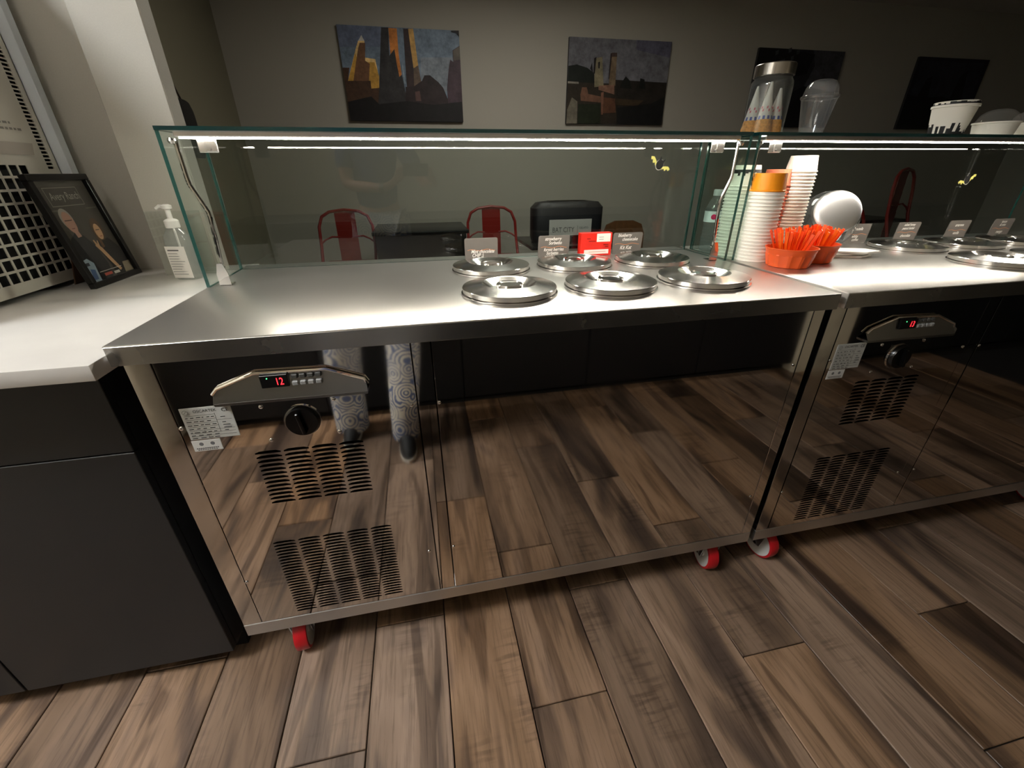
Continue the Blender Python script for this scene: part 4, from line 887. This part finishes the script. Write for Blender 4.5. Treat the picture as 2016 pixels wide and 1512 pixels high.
Rd = dict(pel=(.13, .09), spi=(.125, .085), che=(.13, .09), nek=.055, nk2=.052, hd=(.072, .085), hd2=(.065, .08), hpL=.085, knL=.056, anL=.034, toL=.02, hpR=.085, knR=.056, anR=.034, toR=.02, shL=.055, elL=.040, wrL=.027, paL=(.034, .017), shR=.055, elR=.040, wrR=.027, paR=(.034, .017))
verts = [V[k] for k in keys]; edges = [(ix[a], ix[b]) for a, b in E_]; radii = [Rd[k] for k in keys]
PH = CAM - fwd * .030 + right * .02                       # phone centre, just behind the lens position
def finger(base, pts, r=.0085):
    i0 = len(verts); prev = ix[base]
    for p in pts: verts.append(tuple(p)); radii.append(r); edges.append((prev, len(verts) - 1)); prev = len(verts) - 1; r *= .93
for hand, sg in (('paL', -1), ('paR', 1)):
    b0 = Vector(V[hand]); grip = PH + right * (sg * .072) - fwd * .012
    for k in range(4):
        tgt = grip + up * (-.028 + .016 * k) - fwd * (.004); mid = b0.lerp(tgt, .55) - fwd * .014 + right * (sg * .012)
        finger(hand, [b0.lerp(mid, .6) + up * (.008 * (k - 1.5)), mid + up * .006 * (k - 1.5), tgt - right * sg * .012 * (1 + .2 * k)])
    th = grip - up * .034; finger(hand, [b0.lerp(th, .5) - up * .018, th - right * sg * .01], .0095)
skinned('body', verts, edges, radii, SKIN, t, ix['pel'])
SH = mat('blue_shirt', '#4a5678', .85)
cl = ['pel', 'spi', 'che', 'nek', 'shL', 'shR']; sv_ = [V[k] for k in cl] + [tuple(Vector(V['shL']).lerp(Vector(V['elL']), .72)), tuple(Vector(V['shR']).lerp(Vector(V['elR']), .72))]
skinned('shirt', sv_, [(0, 1), (1, 2), (2, 3), (2, 4), (2, 5), (4, 6), (5, 7)], [(.155, .115), (.15, .11), (.15, .11), .066, .072, .072, .062, .062], SH, t, 0)
tv = [V['pel'], V['hpL'], V['knL'], (.112, -1.12, .26), (.106, -1.128, .06), (.105, -1.128, .02), V['hpR'], V['knR'], (.388, -.975, .26), (.374, -.968, .065), (.374, -.968, .03)]
skinned('trousers', tv, [(0, 1), (1, 2), (2, 3), (3, 4), (4, 5), (0, 6), (6, 7), (7, 8), (8, 9), (9, 10)], [(.15, .11), .105, .088, .088, .088, .088, .105, .082, .074, .068, .068], paisley_mat(), t, 0)
for sx_, (ax_, ay_), rz in (('L', (.105, -1.10), .06), ('R', (.378, -.93), -.05)):
    s_ = link('shoe', None, t, (ax_, ay_, 0)); s_.rotation_euler = (0, 0, rz)
    def sole(z, k): return [(k * .040 * (math.sin(a)) * (1 + .12 * math.cos(a)), k * .128 * -math.cos(a) * -1, z) for a in [2 * math.pi * i / 28 for i in range(28)]]
    g = G(); rs = [[g.bm.verts.new(p) for p in sole(z, k)] for z, k in ((0, .97), (.004, 1.0), (.022, 1.0))]
    for p, q in zip(rs, rs[1:]):
        for i in range(28): g.bm.faces.new([p[i], p[(i + 1) % 28], q[(i + 1) % 28], q[i]])
    g.bm.faces.new(rs[0][::-1]); g.bm.faces.new(rs[-1]); g.build('sole', mat('white_sole', '#d9d4ca', .6), s_)
    g = G(); rings = []
    for z, k, dy in ((.022, .97, 0), (.045, .90, -.004), (.068, .78, -.020), (.090, .58, -.040), (.10, .52, -.050)):
        rings.append([g.bm.verts.new((x_ * (1 if z < .06 else 1.15), y_ + dy, z_)) for x_, y_, z_ in sole(z, k)])
    for p, q in zip(rings, rings[1:]):
        for i in range(28): g.bm.faces.new([p[i], p[(i + 1) % 28], q[(i + 1) % 28], q[i]])
    g.bm.faces.new(rings[-1]); g.build('upper', mat('black_canvas', '#17181a', .7), s_)
hd = Vector((.311, -1.087, 1.67))
g = G(); bmesh.ops.create_uvsphere(g.bm, u_segments=24, v_segments=16, radius=1)
for v in g.bm.verts: v.co = Vector((v.co.x * .086, v.co.y * .100, v.co.z * .125)) + hd + Vector((0, -.018, .022))
bmesh.ops.delete(g.bm, geom=[v for v in g.bm.verts if v.co.z < 1.60 or (v.co.y > -1.05 and v.co.z < 1.73)], context='VERTS')
g.build('hair', mat('brown_hair', '#2a1d14', .7), t)
g = G()
for sx in (-1, 1): 
    bmesh.ops.create_uvsphere(g.bm, u_segments=10, v_segments=8, radius=.011, matrix=Matrix.Translation(hd + Vector((sx * .030, .078, -.005))))
g.build('eyes', mat('eye_white', '#d8d4cc', .3), t)
G().prism([hd + Vector(p) for p in ((-.010, .082, -.040), (.010, .082, -.040), (.0, .084, .0))], (0, .016, -.004)).build('nose', SKIN, t)
G().box(-.022, .022, -.004, .004, -.004, .004, .003, M=Matrix.Translation(hd + Vector((0, .078, -.062)))).build('mouth', mat('lips', '#8f5048', .5), t)
for sx in (-1, 1): G().lathe([(0, -.006), (.020, -.004), (.022, .0), (.016, .005), (0, .006)], 14, Matrix.Translation(hd + Vector((sx * .080, -.006, -.012))) @ Matrix.Rotation(math.pi / 2, 4, 'Y')).build('ear', SKIN, t)
wd = (Vector(V['wrL']) - Vector(V['elL'])).normalized(); wc = Vector(V['wrL']) - wd * .015
G().tube([wc, wc + wd * .022], .0335, 20).build('watch', BLACK, t)
ph = thing('smartphone', 'dark smartphone held up level by the photographer', 'phone', tuple(PH))
PM = Matrix.Identity(4)
for i in range(3): PM[i][0] = right[i]; PM[i][1] = fwd[i]; PM[i][2] = up[i]
ph.rotation_euler = PM.to_euler()
G().box(-.075, .075, -.004, .004, -.037, .037, .003, seg=3).build('case', BLACK, ph)
G().box(-.072, .072, -.0046, -.0041, -.034, .034).build('screen', mat('phone_screen', '#101216', .1, emit=(.25, .26, .28), estr=.25), ph)
for dx, dz in ((-.020, .0), (-.045, .018), (-.045, -.018)): G().cyl((dx, .0041, dz), (dx, .0062, dz), .007, n=16).build('lens', mat('lens_glass', '#050507', .05), ph)
